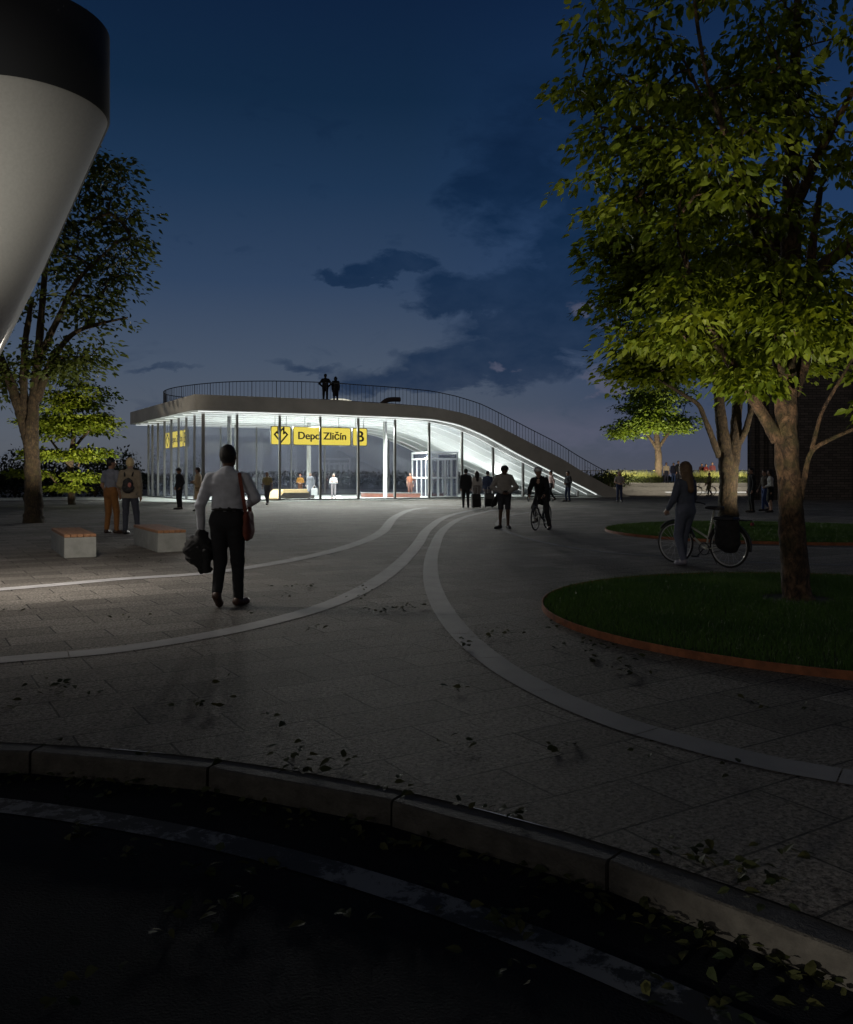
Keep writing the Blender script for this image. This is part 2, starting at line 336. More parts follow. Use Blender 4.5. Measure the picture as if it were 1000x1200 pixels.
class MB:
    def __init__(s): s.v = []; s.f = []
    def box(s, c, d, rz=0.0, rx=0.0, ry=0.0, bev=0.0):
        M = Matrix.Rotation(rz, 3, 'Z') @ Matrix.Rotation(ry, 3, 'Y') @ Matrix.Rotation(rx, 3, 'X')
        x, y, z = d[0]/2, d[1]/2, d[2]/2; n = len(s.v)
        if bev <= 0:
            for p in ((-x,-y,-z),(x,-y,-z),(x,y,-z),(-x,y,-z),(-x,-y,z),(x,-y,z),(x,y,z),(-x,y,z)):
                s.v.append(tuple(M @ Vector(p)+Vector(c)))
            s.f += [[n+i for i in q] for q in ((0,3,2,1),(4,5,6,7),(0,1,5,4),(1,2,6,5),(2,3,7,6),(3,0,4,7))]
        else:
            b = bev
            rings = [(-z, b), (-z+b, 0), (z-b, 0), (z, b)]
            for (zz_, i) in rings:
                X, Y = x-i, y-i; q = b*.6
                for p in ((-X+q,-Y),(X-q,-Y),(X,-Y+q),(X,Y-q),(X-q,Y),(-X+q,Y),(-X,Y-q),(-X,-Y+q)):
                    s.v.append(tuple(M @ Vector((p[0], p[1], zz_))+Vector(c)))
            for r in range(3):
                for i in range(8): s.f.append([n+r*8+i, n+r*8+(i+1) % 8, n+r*8+8+(i+1) % 8, n+r*8+8+i])
            s.f.append([n+i for i in range(7, -1, -1)]); s.f.append([n+24+i for i in range(8)])
        return s
    def tube(s, pts, r, n=8, cap=True, closed=False):
        pts = [Vector(p) for p in pts]; m = len(pts); rs = r if hasattr(r, '__len__') else [r]*m
        up = Vector((0, 0, 1)); b0 = len(s.v); prev = None
        for i, p in enumerate(pts):
            if closed: d = pts[(i+1) % m]-pts[i-1]
            else: d = pts[min(i+1, m-1)]-pts[max(i-1, 0)]
            d = d.normalized() if d.length > 1e-9 else up
            if prev is None: a = d.orthogonal().normalized() if abs(d.z) > .95 else d.cross(up).normalized()
            else:
                a = prev-d*prev.dot(d); a = a.normalized() if a.length > 1e-6 else d.orthogonal().normalized()
            prev = a; q = d.cross(a)
            for j in range(n):
                t_ = 2*pi*j/n; s.v.append(tuple(p+(a*cos(t_)+q*sin(t_))*rs[i]))
        for i in range(m if closed else m-1):
            i2 = (i+1) % m
            for j in range(n): s.f.append([b0+i*n+j, b0+i2*n+j, b0+i2*n+(j+1) % n, b0+i*n+(j+1) % n][::-1])
        if cap and not closed:
            s.f.append([b0+j for j in range(n)]); s.f.append([b0+(m-1)*n+j for j in range(n-1, -1, -1)])
        return s
    def prism(s, poly, z0, z1):
        n = len(s.v); k = len(poly)
        for z in (z0, z1):
            for p in poly: s.v.append((p[0], p[1], z))
        s.f.append([n+i for i in range(k-1, -1, -1)]); s.f.append([n+k+i for i in range(k)])
        for i in range(k): s.f.append([n+i, n+(i+1) % k, n+k+(i+1) % k, n+k+i])
        return s
    def grid(s, P):                      # P[i][j] points
        n = len(s.v); a = len(P); b = len(P[0])
        for r in P: s.v += [tuple(p) for p in r]
        for i in range(a-1):
            for j in range(b-1): s.f.append([n+i*b+j, n+(i+1)*b+j, n+(i+1)*b+j+1, n+i*b+j+1])
        return s
    def sphere(s, c, r, nu=12, nv=8):
        rx, ry, rz = r if hasattr(r, '__len__') else (r, r, r); n = len(s.v)
        for i in range(nv+1):
            a = pi*i/nv
            for j in range(nu):
                b = 2*pi*j/nu; s.v.append((c[0]+rx*sin(a)*cos(b), c[1]+ry*sin(a)*sin(b), c[2]+rz*cos(a)))
        for i in range(nv):
            for j in range(nu): s.f.append([n+i*nu+j, n+(i+1)*nu+j, n+(i+1)*nu+(j+1) % nu, n+i*nu+(j+1) % nu])
        return s
    def build(s, name, m, parent=None, origin=None, smooth=False):
        me = bpy.data.meshes.new(name); v = s.v
        if origin is not None: v = [(p[0]-origin[0], p[1]-origin[1], p[2]-origin[2]) for p in v]
        me.from_pydata(v, [], s.f); me.update()
        if smooth: me.polygons.foreach_set('use_smooth', [True]*len(me.polygons))
        return link(name, me, m, parent)
def cr(pts, n=8):                        # Catmull-Rom through points
    P = [np.array(p, float) for p in pts]; P = [2*P[0]-P[1]]+P+[2*P[-1]-P[-2]]; out = []
    for i in range(1, len(P)-2):
        for k_ in range(n):
            u_ = k_/n; a, b, c, d = P[i-1:i+3]
            out.append(.5*((2*b)+(c-a)*u_+(2*a-5*b+4*c-d)*u_**2+(3*b-a-3*c+d)*u_**3))
    out.append(P[-2]); return out

# ================================================================== SETTING: ground
CX, CY, RK = -2.98, -1.007, 5.64            # centre and radius of the turning circle's kerb
def ring(r0, r1, z, n=160, a0=0.0, a1=2*pi, CX=CX, CY=CY):
    b = MB(); rs = np.geomspace(r0, r1, 14) if r1/r0 > 3 else np.linspace(r0, r1, 3)
    b.grid([[(CX+r*cos(a0+(a1-a0)*i/n), CY+r*sin(a0+(a1-a0)*i/n), z) for i in range(n+1)] for r in rs]); return b
o = ring(RK+.118, 98, 0.0).build('plaza_pavement', PAVE); tag(o, kind='structure')
o = ring(97.5, 3500, -.12).build('far_terrain', GROUND); tag(o, kind='structure')
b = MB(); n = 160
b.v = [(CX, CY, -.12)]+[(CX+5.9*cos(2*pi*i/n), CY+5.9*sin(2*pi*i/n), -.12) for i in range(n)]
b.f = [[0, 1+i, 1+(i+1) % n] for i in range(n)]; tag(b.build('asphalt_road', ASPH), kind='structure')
o = ring(6.39, 6.545, -.115, 120, R(20), R(160), -3.633, -2.158).build('road_marking', PAINT); tag(o, kind='structure')
# kerb of separate stones with open joints
b = MB(); step = R(10.62); gap = .014/RK
for i in range(-3, 24):
    a0 = R(49.44)+step*(i-4); a1 = a0+step-gap
    prof_ = [(-.002, -.2), (0, -.018), (.004, -.006), (.014, -.001), (.06, -.002), (.14, -.004), (.165, -.006), (.166, -.2)]
    n0 = len(b.v); m_ = 2
    dz = random.uniform(-.006, -.001); dr = random.uniform(-.005, .003)
    for j in range(m_):
        a = a0+(a1-a0)*j/(m_-1)
        for (dr_, z) in prof_: b.v.append((CX+(RK+dr_+dr)*cos(a), CY+(RK+dr_+dr)*sin(a), z+(dz if z > -.1 else 0)))
    k_ = len(prof_)
    for j in range(m_-1):
        for q in range(k_-1): b.f.append([n0+j*k_+q, n0+(j+1)*k_+q, n0+(j+1)*k_+q+1, n0+j*k_+q+1])
    b.f.append([n0+q for q in range(k_)][::-1]); b.f.append([n0+(m_-1)*k_+q for q in range(k_)])
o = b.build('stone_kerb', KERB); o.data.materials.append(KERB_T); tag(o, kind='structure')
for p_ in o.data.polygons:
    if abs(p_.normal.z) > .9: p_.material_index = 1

# smooth stone bands curving through the paving
def band(pts_px, w_, z=.004, name='pavement_band', m=None):
    P = [gp(*p) for p in pts_px]; P = cr([(p[0], p[1]) for p in P], 24); L = []; Rr = []
    for i, p in enumerate(P):
        d = P[min(i+1, len(P)-1)]-P[max(i-1, 0)]; d = d/np.linalg.norm(d); nn = np.array([-d[1], d[0]])*w_/2
        L.append((*(p+nn), z)); Rr.append((*(p-nn), z))
    b = MB(); acc = 0.0; i0 = 0                  # cut stones about a metre long with open joints
    for i in range(1, len(P)):
        acc += np.linalg.norm(P[i]-P[i-1])
        if acc > 1.05 or i == len(P)-1:
            Ls, Rs = [list(L[j]) for j in range(i0, i+1)], [list(Rr[j]) for j in range(i0, i+1)]
            for Q in (Ls, Rs):
                d = np.array(Q[1])-np.array(Q[0]); d = d/np.linalg.norm(d)*.008; Q[0] = tuple(np.array(Q[0])+d)
            b.grid([Ls, Rs]); i0 = i; acc = 0.0
    o = b.build(name, m or BAND); tag(o, kind='structure'); return o
BANDS = [
 ([(1300, 955), (1150, 938), (1000, 912), (900, 894), (800, 869), (720, 845), (640, 811), (580, 776), (537, 738), (513, 702), (505, 672), (508, 645), (521, 620), (545, 606), (582, 597)], .23, .0045),
 ([(-300, 800), (-150, 790), (0, 774), (150, 760), (300, 733), (400, 703), (458, 670), (488, 640), (503, 619), (525, 605), (562, 596)], .26, .0055),
 ([(-300, 712), (0, 691), (140, 679), (250, 671), (350, 655), (410, 640), (447, 624), (462, 607), (480, 598), (500, 595)], .30, .0065),
 ([(1250, 672), (1000, 663), (880, 659), (790, 653), (700, 646), (630, 634), (590, 621), (584, 612), (600, 604), (650, 597), (720, 592)], .13, .0045)]
for p_, w_, z_ in BANDS: band(p_, w_, z_)

# ================================================================== PAVILION
U = np.array([.9153, .4027]); A0 = np.array([-13.06, 48.0]); DEP = 16.0
_s = [-4, 0, 5, 8.64, 9.73, 12, 14.86, 16.66, 18.5, 20.4, 22.36, 24.37, 26.0, 27.7, 29.9, 34]
_t = [6.08, 6.08, 6.07, 6.05, 6.0, 5.95, 5.82, 5.55, 5.1, 4.31, 3.46, 2.62, 1.75, .95, 0.02, -1.5]
_b = [5.2, 5.2, 5.2, 5.2, 5.18, 5.16, 5.09, 4.78, 4.12, 3.2, 2.33, 1.46, .78, 0.02, -.9, -2.5]
_g = np.linspace(-4, 34, 761)
def _smooth(y):
    y = np.interp(_g, _s, y); k_ = np.hanning(33); k_ /= k_.sum(); return np.convolve(np.pad(y, 16, 'edge'), k_, 'valid')
_T, _B = _smooth(_t), _smooth(_b)
def ztop(s): return float(np.interp(s, _g, _T))
def zbot(s): return float(np.interp(s, _g, _B))
def pv(s, v):
    tt = min(max(s/28, 0), 1); a = (1-tt)*atan2(.853, -.5215)+tt*atan2(.947, -.32)
    p = A0+s*U+v*np.array([cos(a), sin(a)]); return float(p[0]), float(p[1])
def PV(s, v, z): x, y = pv(s, v); return (x, y, z)
def s_at(px, v):
    lo, hi = -8., 34.
    for _ in range(50):
        mid = (lo+hi)/2; x, y = pv(mid, v)
        if 500+1000*x/y < px: lo = mid
        else: hi = mid
    return (lo+hi)/2
O = (A0[0], A0[1], 0.0)
pav = thing('station_pavilion', 'glazed metro station pavilion with a concrete roof sweeping down to the plaza', 'pavilion', O)
S = [i*.4 for i in range(0, 75)]+[29.9]
b = MB()
b.grid([[PV(s, 0, max(zbot(s)+.012, -.1)) for s in S], [PV(s, 0, max(ztop(s), -.05)) for s in S]][::-1])
b.grid([[PV(s, v, max(ztop(s), -.05)) for s in S] for v in (0, .6, DEP/2, DEP)][::-1])
b.grid([[PV(s, DEP, max(ztop(s), -.05)) for s in S], [PV(s, DEP, max(zbot(s)+.012, -.1)) for s in S]][::-1])
b.grid([[PV(s, v, max(zbot(s)+.012, -.1)) for s in S] for v in (0, DEP/2, DEP)])
b.f.append([len(b.v), len(b.v)+1, len(b.v)+2, len(b.v)+3]); b.v += [PV(0, 0, zbot(0)+.012), PV(0, 0, ztop(0)), PV(0, DEP, ztop(0)), PV(0, DEP, zbot(0)+.012)]
roof = b.build('roof', CONC, pav, O)
Sc = [s for s in S if zbot(s) > .02]
b = MB().grid([[PV(s, v, zbot(s)) for s in Sc] for v in (.05, 4, 8, 12, DEP-.05)]); b.build('ceiling', CEIL, pav, O, True)
for v in (.18, 1.5, 3.3, 5.3, 7.4, 9.6, 11.8, 14.0, 15.5):
    p_ = [PV(s, v, zbot(s)-.055) for s in np.arange(.25, 28, .35) if zbot(s) > .12]
    b = MB().tube(p_, .013 if v > .5 else .022, 4); b.build('light_strip', LED, pav, O)
# floor slab; apron paled to hold light spilling from the glass
b = MB(); b.prism([pv(.9, 1.5), pv(27.4, 1.5), pv(27.6, 15.6), pv(.7, 15.6)], -.05, .012); b.build('floor', FLOOR, pav, O)
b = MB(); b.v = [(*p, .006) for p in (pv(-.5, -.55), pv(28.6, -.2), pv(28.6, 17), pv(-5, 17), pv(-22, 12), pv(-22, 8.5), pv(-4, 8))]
b.f = [[0, 1, 2, 3, 6], [6, 3, 4, 5]]; tag(b.build('lit_pavement', APRON), kind='structure')
# glazing: lines in (s, v); panes between successive mullions
VF, SL, VB = 1.8, 1.0, 15.4
front = [SL]+[s_at(px, VF) for px in (278, 328, 375.5, 420, 463, 503, 541.5, 578, 613, 641)]+[26.6]
left = [3.6, 5.4, 7.2, 9.0, 10.8, 12.6, 14.2, VB]
back = [3.3, 5.6, 8, 10.4, 12.8, 15.2, 17.6, 20, 22.4, 24.6, 26.6]
def mull(s, v, wd=.11, dp=.16, zt=None):
    x, y = pv(s, v); z1 = (zbot(s)-.004) if zt is None else zt
    if z1 < .2: return
    MB().box((x, y, z1/2+.006), (wd, dp, z1-.012), atan2(U[1], U[0])).build('mullion', MULL, pav, O)
def pane(a, c, v0, v1):
    if zbot(c) < .12 and zbot(a) < .3: return
    P = []
    for q in np.linspace(0, 1, 5):
        s = a+(c-a)*q; v = v0+(v1-v0)*q; P.append((s, v, max(zbot(s)-.01, .06)))
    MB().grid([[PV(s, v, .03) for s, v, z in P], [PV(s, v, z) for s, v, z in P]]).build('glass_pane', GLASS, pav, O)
for i, s in enumerate(front):
    mull(s, VF, .12 if i else .17, .18)
    if i: pane(front[i-1]+.07, s-.07, VF, VF)
lv = [VF]+left
for i, v in enumerate(lv):
    if i: mull(SL, v, .13, .13); pane(SL, SL, lv[i-1]+.07, v-.07)
bk = [SL]+back
for i, s in enumerate(bk):
    if i: mull(s, VB, .09, .12); pane(bk[i-1]+.06, s-.06, VB, VB)
b = MB()
for (p, q) in (((SL, VF), (26.6, VF)), ((SL, VF), (SL, VB)), ((SL, VB), (26.6, VB))):
    x0, y0 = pv(*p); x1, y1 = pv(*q); L_ = sqrt((x1-x0)**2+(y1-y0)**2)
    b.box(((x0+x1)/2, (y0+y1)/2, .04), (L_, .1, .06), atan2(y1-y0, x1-x0))
b.build('base_rail', STEEL, pav, O)
# round columns
for px, v, r in ((269, 3.6, .13), (362, 8.4, .14), (451.5, 4.2, .135), (277, 12.5, .12)):
    s = s_at(px, v); x, y = pv(s, v)
    MB().tube([(x, y, .012), (x, y, zbot(s)-.005)], r, 14).build('column', CONC_L, pav, O, True)
# roof railing
path = cr([(29.3, .7), (27, .7), (24, .7), (20, .7), (16, .7), (12, .75), (9, .8), (6.5, 1.05), (4.6, 1.7), (3.0, 2.9), (1.9, 4.6), (1.1, 7.0), (.85, 9.2), (1.1, 11.5), (2.0, 13.6), (4, 15.1), (7, 15.4), (14, 15.4), (20, 15.4), (26, 15.4)], 26)
P3 = [np.array(PV(s, v, ztop(s))) for s, v in path if ztop(s) > .25]
d = np.cumsum([0]+[np.linalg.norm(P3[i+1]-P3[i]) for i in range(len(P3)-1)])
def rail_pt(L_): return np.array([np.interp(L_, d, [p[k_] for p in P3]) for k_ in range(3)])
rl = MB().tube([tuple(p+np.array((0, 0, 1.12))) for p in P3[::4]]+[tuple(P3[-1]+np.array((0, 0, 1.12)))], .028, 6).build('railing', STEEL, pav, O)
bb = MB(); L_ = 0
i = 0
while L_ < d[-1]:
    p = rail_pt(L_); big = i % 6 == 0; bb.box((p[0], p[1], p[2]+.55), (.034 if big else .018, .034 if big else .018, 1.12)); L_ += .25; i += 1
bb.build('baluster', BLACK, rl, O)
MB().tube([tuple(p+np.array((0, 0, .09))) for p in P3[::4]], .014, 5).build('lower_rail', STEEL, rl, O)
# glowing skylight and hooded vent on the roof deck
x, y = pv(s_at(397, 3.4), 3.4); sk = MB()
sk.sphere((x, y, 6.05), (1.15, .9, .42), 20, 8); m_sk = m_emit('skylight_glow', lin((250, 246, 225)), .75)
so_ = sk.build('skylight', m_sk, pav, O, True)
MB().tube([(x+1.2*cos(a), y+.95*sin(a), 6.10) for a in np.linspace(0, 2*pi, 28, False)], .06, 6, closed=True).build('curb', STEEL, so_, O)
s0 = s_at(442, 4); hb = [PV(s0, 4, 5.98), PV(s0+.28, 4, 6.22), PV(s0+.62, 4, 6.5), PV(s0+1.0, 4, 6.6), PV(s0+1.6, 4, 6.62)]
MB().tube(cr(hb, 5), .16, 8).build('vent_hood', mat('dark_copper', (.05, .03, .025), .6), pav, O, True)

# hanging illuminated signs
YEL = m_emit('yellow_sign_face', lin((250, 226, 92)), 1.05)
CASE = mat('sign_casing', (.05, .045, .03), .5)
INK = mat('sign_ink', (.004, .004, .004), 1.0, spec=0.0)
def rrect(w_, h_, r):
    out = []
    for cx_, cy_, a0 in ((w_/2-r, h_/2-r, 0), (-w_/2+r, h_/2-r, 90), (-w_/2+r, -h_/2+r, 180), (w_/2-r, -h_/2+r, 270)):
        for i in range(6): a = R(a0+18*i); out.append((cx_+r*cos(a), cy_+r*sin(a)))
    return out
ARROW = [(-.20, .92), (-.01, .66), (.01, .66), (.20, .92), (.20, .20), (.40, .36), (.62, .10), (0, -.72), (-.62, .10), (-.40, .36), (-.20, .20)]
ARROW = [(-.33, .92), (0, .56), (.33, .92), (.33, .25), (.5, .40), (.74, .12), (0, -.78), (-.74, .12), (-.5, .40), (-.33, .25)]
def text_mesh(body, size):
    cu = bpy.data.curves.new('lettering', 'FONT'); cu.body = body; cu.size = size; cu.align_x = 'CENTER'; cu.align_y = 'CENTER'
    cu.offset = size*.012; cu.extrude = .002
    o = bpy.data.objects.new('lettering', cu); C.objects.link(o)
    dg = bpy.context.evaluated_depsgraph_get(); me = bpy.data.meshes.new_from_object(o.evaluated_get(dg))
    bpy.data.objects.remove(o); bpy.data.curves.remove(cu); return me
def sign(w_, h_, loc, rz, what, label):
    """local x right along the face, -y out of the face, z up"""
    g = thing('station_sign', label, 'sign', loc, rz, 'yellow signs hung in the station pavilion')
    b = MB(); pr = rrect(w_+.09, h_+.09, .13); n = len(pr)
    b.v = [(p[0], y, p[1]) for y in (-.07, .07) for p in pr]
    b.f = [list(range(n)), list(range(2*n-1, n-1, -1))]+[[i, n+i, n+(i+1) % n, (i+1) % n] for i in range(n)]
    b.build('casing', CASE, g)
    b = MB(); pr = rrect(w_, h_, .10); b.v = [(p[0], -.076, p[1]) for p in pr]; b.f = [list(range(n))]; fc = b.build('face', YEL, g)
    if what == 'arrow':
        b = MB(); sc_ = h_*.49; P = [(x*sc_*1.02, z*sc_) for x, z in ARROW]; t_ = .05
        k_ = len(P)
        for i in range(k_):
            p, q = np.array(P[i]), np.array(P[(i+1) % k_]); d_ = (q-p)/np.linalg.norm(q-p); nn = np.array([-d_[1], d_[0]])*t_
            p2, q2 = p-d_*t_*.9, q+d_*t_*.9; n0 = len(b.v); yy = -.080-.0006*i
            for e in (p2+nn, q2+nn, q2-nn, p2-nn): b.v.append((e[0], yy, e[1]))
            b.f.append([n0, n0+1, n0+2, n0+3])
        b.build('arrow_emblem', INK, g)
    else:
        me = text_mesh(what, h_*(.60 if len(what) > 1 else .9)); lo = link('lettering', me, INK, g)
        me.transform(Matrix.Translation((-.013, 0, 0))); bm_ = me.copy(); bm_.transform(Matrix.Translation((.026, 0, .003)))
        import bmesh
        q_ = bmesh.new(); q_.from_mesh(me); q_.from_mesh(bm_); q_.to_mesh(me); q_.free(); bpy.data.meshes.remove(bm_)
        lo.rotation_euler = (R(90), 0, 0); lo.location = (0, -.084, 0)
    # hanging rods
    for e in (-.3, .3): MB().box((e*w_, 0, h_/2+.36), (.025, .025, .64)).build('hanger', STEEL, g)
    return g
def sign_row(p0, p1, zc, h_, tops):
    """three boxes along the segment p0->p1 seen with p0 at the left"""
    p0, p1 = np.array(p0), np.array(p1); L_ = np.linalg.norm(p1-p0); d_ = (p1-p0)/L_; rz = atan2(d_[1], d_[0])
    for (f0, f1, what, lb) in tops:
        c = p0+d_*L_*(f0+f1)/2; sign(L_*(f1-f0), h_, (c[0], c[1], zc), rz, what, lb)
vS = 2.75; pL, pR = pv(s_at(318, vS), vS), pv(s_at(429.5, vS), vS)
sign_row(pL, pR, 3.98, 1.08, [(0, .19, 'arrow', 'small yellow sign with a downward arrow emblem behind the front glass'),
    (.225, .82, 'Depo Zličín', 'long yellow sign reading Depo Zličín behind the front glass'),
    (.852, 1, 'B', 'small yellow sign with the letter B behind the front glass')])
pL, pR = pv(1.9, 14.3), pv(1.9, 8.6)
sign_row(pL, pR, 4.0, 1.08, [(0, .19, 'arrow', 'yellow arrow sign at a slant behind the left side glass'),
    (.225, .82, 'Depo Zličín', 'yellow Depo Zličín sign at a slant behind the left side glass'),
    (.852, 1, 'B', 'yellow letter B sign at a slant behind the left side glass')])

# glazed lift vestibule
vx, vy = pv(s_at(505, 2.6), 2.6); VO = (vx, vy, 0.012); rz = atan2(U[1], U[0])
lv_ = thing('lift_enclosure', 'glass lift enclosure with pale steel frames inside the pavilion', 'lift', VO, rz)
W_, D_, H_ = 1.95, 3.1, 3.05
b = MB()
for x in (0, .5, 1.02, 1.5, W_):
    b.box((x, 0, H_*.42), (.1, .1, H_*.84)); b.box((x, D_, H_*.42), (.1, .1, H_*.84))
for y in (.75, 1.5, 2.3): b.box((0, y, H_*.42), (.1, .09, H_*.84)); b.box((W_, y, H_*.42), (.1, .09, H_*.84))
for x in (0, W_):
    for y in (0, D_): b.box((x, y, H_*.92), (.11, .11, H_*.16))
for z in (.05, 1.35, 2.62, H_):
    for y in (0, D_): b.box((W_/2, y, z), (W_+.12, .12, .11))
    for x in (0, W_): b.box((x, D_/2, z), (.12, D_-.13, .11))
b.build('frame', STEEL_W, lv_)
b = MB().box((W_/2, D_/2, H_-.04), (W_-.15, D_-.15, .03)); b.build('roof_panel', STEEL_L, lv_)
for (c, dd) in (((W_/2, .0, 1.5), (W_-.1, .012, 2.9)), ((0, D_/2, 1.5), (.012, D_-.1, 2.9)), ((W_, D_/2, 1.5), (.012, D_-.1, 2.9))):
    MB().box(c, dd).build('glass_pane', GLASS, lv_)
for x in (.76, 1.26):
    dr = MB(); dr.box((x-.22, -.09, 1.33), (.05, .04, 2.5)); dr.box((x+.22, -.09, 1.33), (.05, .04, 2.5)); dr.box((x, -.09, .1), (.39, .04, .08)); dr.box((x, -.09, 2.56), (.39, .04, .06))
    do = dr.build('door', STEEL_W, lv_); MB().tube([(x-.12, -.14, .95), (x-.12, -.14, 1.5)], .016, 6).build('handle', STEEL, do)
# low curved wooden escalator parapet and brick coloured plinth
def sweep(path2, w_, z0, z1):
    P = cr(path2, 8); L = []; Rr = []
    for i, p in enumerate(P):
        dd = P[min(i+1, len(P)-1)]-P[max(i-1, 0)]; dd = dd/np.linalg.norm(dd); nn = np.array([-dd[1], dd[0]])*w_/2; L.append(p+nn); Rr.append(p-nn)
    f = lambda z, i: z(i/(len(P)-1)) if callable(z) else z
    b = MB(); N = len(P)
    b.grid([[(*L[i], f(z1, i)) for i in range(N)], [(*Rr[i], f(z1, i)) for i in range(N)], [(*Rr[i], f(z0, i)) for i in range(N)], [(*L[i], f(z0, i)) for i in range(N)], [(*L[i], f(z1, i)) for i in range(N)]])
    for i in (0, N-1):
        n0 = len(b.v); b.v += [(*L[i], f(z1, i)), (*Rr[i], f(z1, i)), (*Rr[i], f(z0, i)), (*L[i], f(z0, i))]; b.f.append([n0, n0+1, n0+2, n0+3])
    return b
def fp(px, Y): return (xat(px, Y), Y)
ben = thing('curved_bench', 'pale wooden bench rising in a curve from the pavilion floor', 'bench', (*fp(345, 55), .012))
bo = ben.location
rise = lambda q: .04+.52*min(1, (q/.3))**.7
sweep([fp(320, 53.2), fp(324, 54.2), fp(330, 55), fp(342, 55.4), fp(356, 55.6), fp(369, 55.8)], .7, lambda q: max(.012, rise(q)-.17), lambda q: rise(q)+.05).build('seat', WOODP, ben, (bo[0], bo[1], 0))
sweep([fp(331, 55.2), fp(342, 55.6), fp(356, 55.8), fp(368, 56)], .45, .012, .42).build('base', mat('bench_base', (.06, .055, .05), .7), ben, (bo[0], bo[1], 0))
pp = thing('stair_parapet', 'low rust coloured parapet around the station stairs', 'parapet', (*fp(455, 58), .012)); bo = pp.location
sweep([fp(426, 60), fp(432, 59.2), fp(442, 58.6), fp(462, 58.6), fp(486, 58.4), fp(520, 58.4)], .35, .012, .28).build('wall', mat('rust_panel', (.2, .075, .05), .7, var=.2, vscale=2), pp, (bo[0], bo[1], 0))
sweep([fp(426, 60), fp(432, 59.2), fp(442, 58.6), fp(462, 58.6), fp(486, 58.4), fp(520, 58.4)], .4, .282, .33).build('coping', mat('grey_coping', (.2, .2, .2), .5), pp, (bo[0], bo[1], 0))

# ================================================================== NEAR LEFT CANOPY BUILDING
def outline():
    c = np.array([-4.47, 9.43]); r = .887; out = []
    for a in np.linspace(-90, 30, 22): out.append(c+r*np.array([cos(R(a)), sin(R(a))]))
    c2 = np.array([-8.6, 16.2])
    for a in np.linspace(30, 150, 14): out.append(c2+1.2*np.array([cos(R(a)), sin(R(a))]))
    c3 = np.array([-13.2, 9.74])
    for a in np.linspace(150, 270, 14): out.append(c3+1.2*np.array([cos(R(a)), sin(R(a))]))
    return np.array(out)
OUT = outline(); Q0 = np.array([-8.5, 11.2]); KO = (-8.5, 11.2, 0)
ko = thing('canopy_building', 'pale building flaring up to a rounded dark rimmed roof at upper left', 'building', KO)
def loft(levels, name, m, cap=False):
    b = MB(); n0 = len(OUT); rows = []
    for (q, z) in levels:
        P = Q0+(OUT-Q0)*q; rows.append([(x, y, z) for x, y in P]+[(*P[0], z)])
    b.grid(rows)
    if cap: b.f.append([(len(levels)-1)*(n0+1)+i for i in range(n0)])
    return b.build(name, m, ko, KO, True)
lev = [(.53, 0.0), (.53, 1.35)]+[(1-(5.5-z)/(5.5-2.95)*.31, z) for z in np.linspace(1.7, 5.47, 10)]+[(.9995, 5.5)]
loft(lev[:2]+[(.54, 1.5)]+lev[2:], 'soffit', CANOPY)
loft([(.985, 5.501), (1.006, 5.501), (1.006, 6.44), (.99, 6.46), (.5, 6.47)], 'fascia', CANOPY_D, True)

# ================================================================== DARK BRICK BUILDING (right)
bx0 = xat(877.5, 53.0); BO = (bx0, 53, 0)
bl = thing('brick_building', 'dark brick building with vertical piers behind the right hand trees', 'building', BO)
b = MB(); b.prism([(0, .2), (30, .2), (30, 16), (6.6, 16)], 0, 9.6)
b.build('wall', BRICK, bl)
for x in (.05, .62, 1.2, 1.78, 6.5, 7.1):
    MB().box((x+.14, .1, 4.75), (.26, .5, 9.5)).build('pier', BRICK, bl)
MB().prism([(-.1, .1), (30.1, .1), (30.1, 16.1), (6.5, 16.1)], 9.602, 9.8).build('coping', STEEL, bl)
for x in (9.5, 12.2, 14.9):
    wn = MB().box((x, .19, 6.4), (1.5, .06, 1.9)).build('window', STEEL, bl)
    MB().box((x, .15, 6.4), (1.36, .02, 1.76)).build('pane', mat('dark_pane', (.01, .012, .016), .08), wn)

# ================================================================== TERRACE STEPS, PLANTERS, FENCE (right, far)
TY = 65.0
st = thing('terrace_steps', 'three long pale stone steps up to the planted terrace', 'steps', (18, TY, 0))
for i, xl in enumerate((14.9, 14.2, 13.5)):
    x1 = 29.5; y0 = TY+i*1.25; z0 = i*.31+.008
    MB().box(((xl+x1)/2-18, (y0-TY)+(6-i*1.25)/2, z0+.15), (x1-xl, 6-i*1.25, .302), bev=.012).build('step', CONC_L, st)
x1 = 29.5
MB().box(((18.2+x1)/2-18, -.03, .25), (x1-18.2, .03, .02)).build('light_strip', m_emit('step_led', (1, .97, .9), 1.6), st)
o = MB().box((22, 92, .45), (26, 48, .9)).build('terrace_ground', SOIL); tag(o, kind='structure')
fn = thing('terrace_fence', 'thin dark metal fence along the back of the terrace', 'fence', (18, 84, .9))
b = MB(); x = -14.0
while x < 14: b.box((x, 0, .55), (.05, .05, 1.1)); x += .42
b.build('bars', BLACK, fn); MB().box((0, 0, 1.12), (28, .06, .06)).build('rail', BLACK, fn)

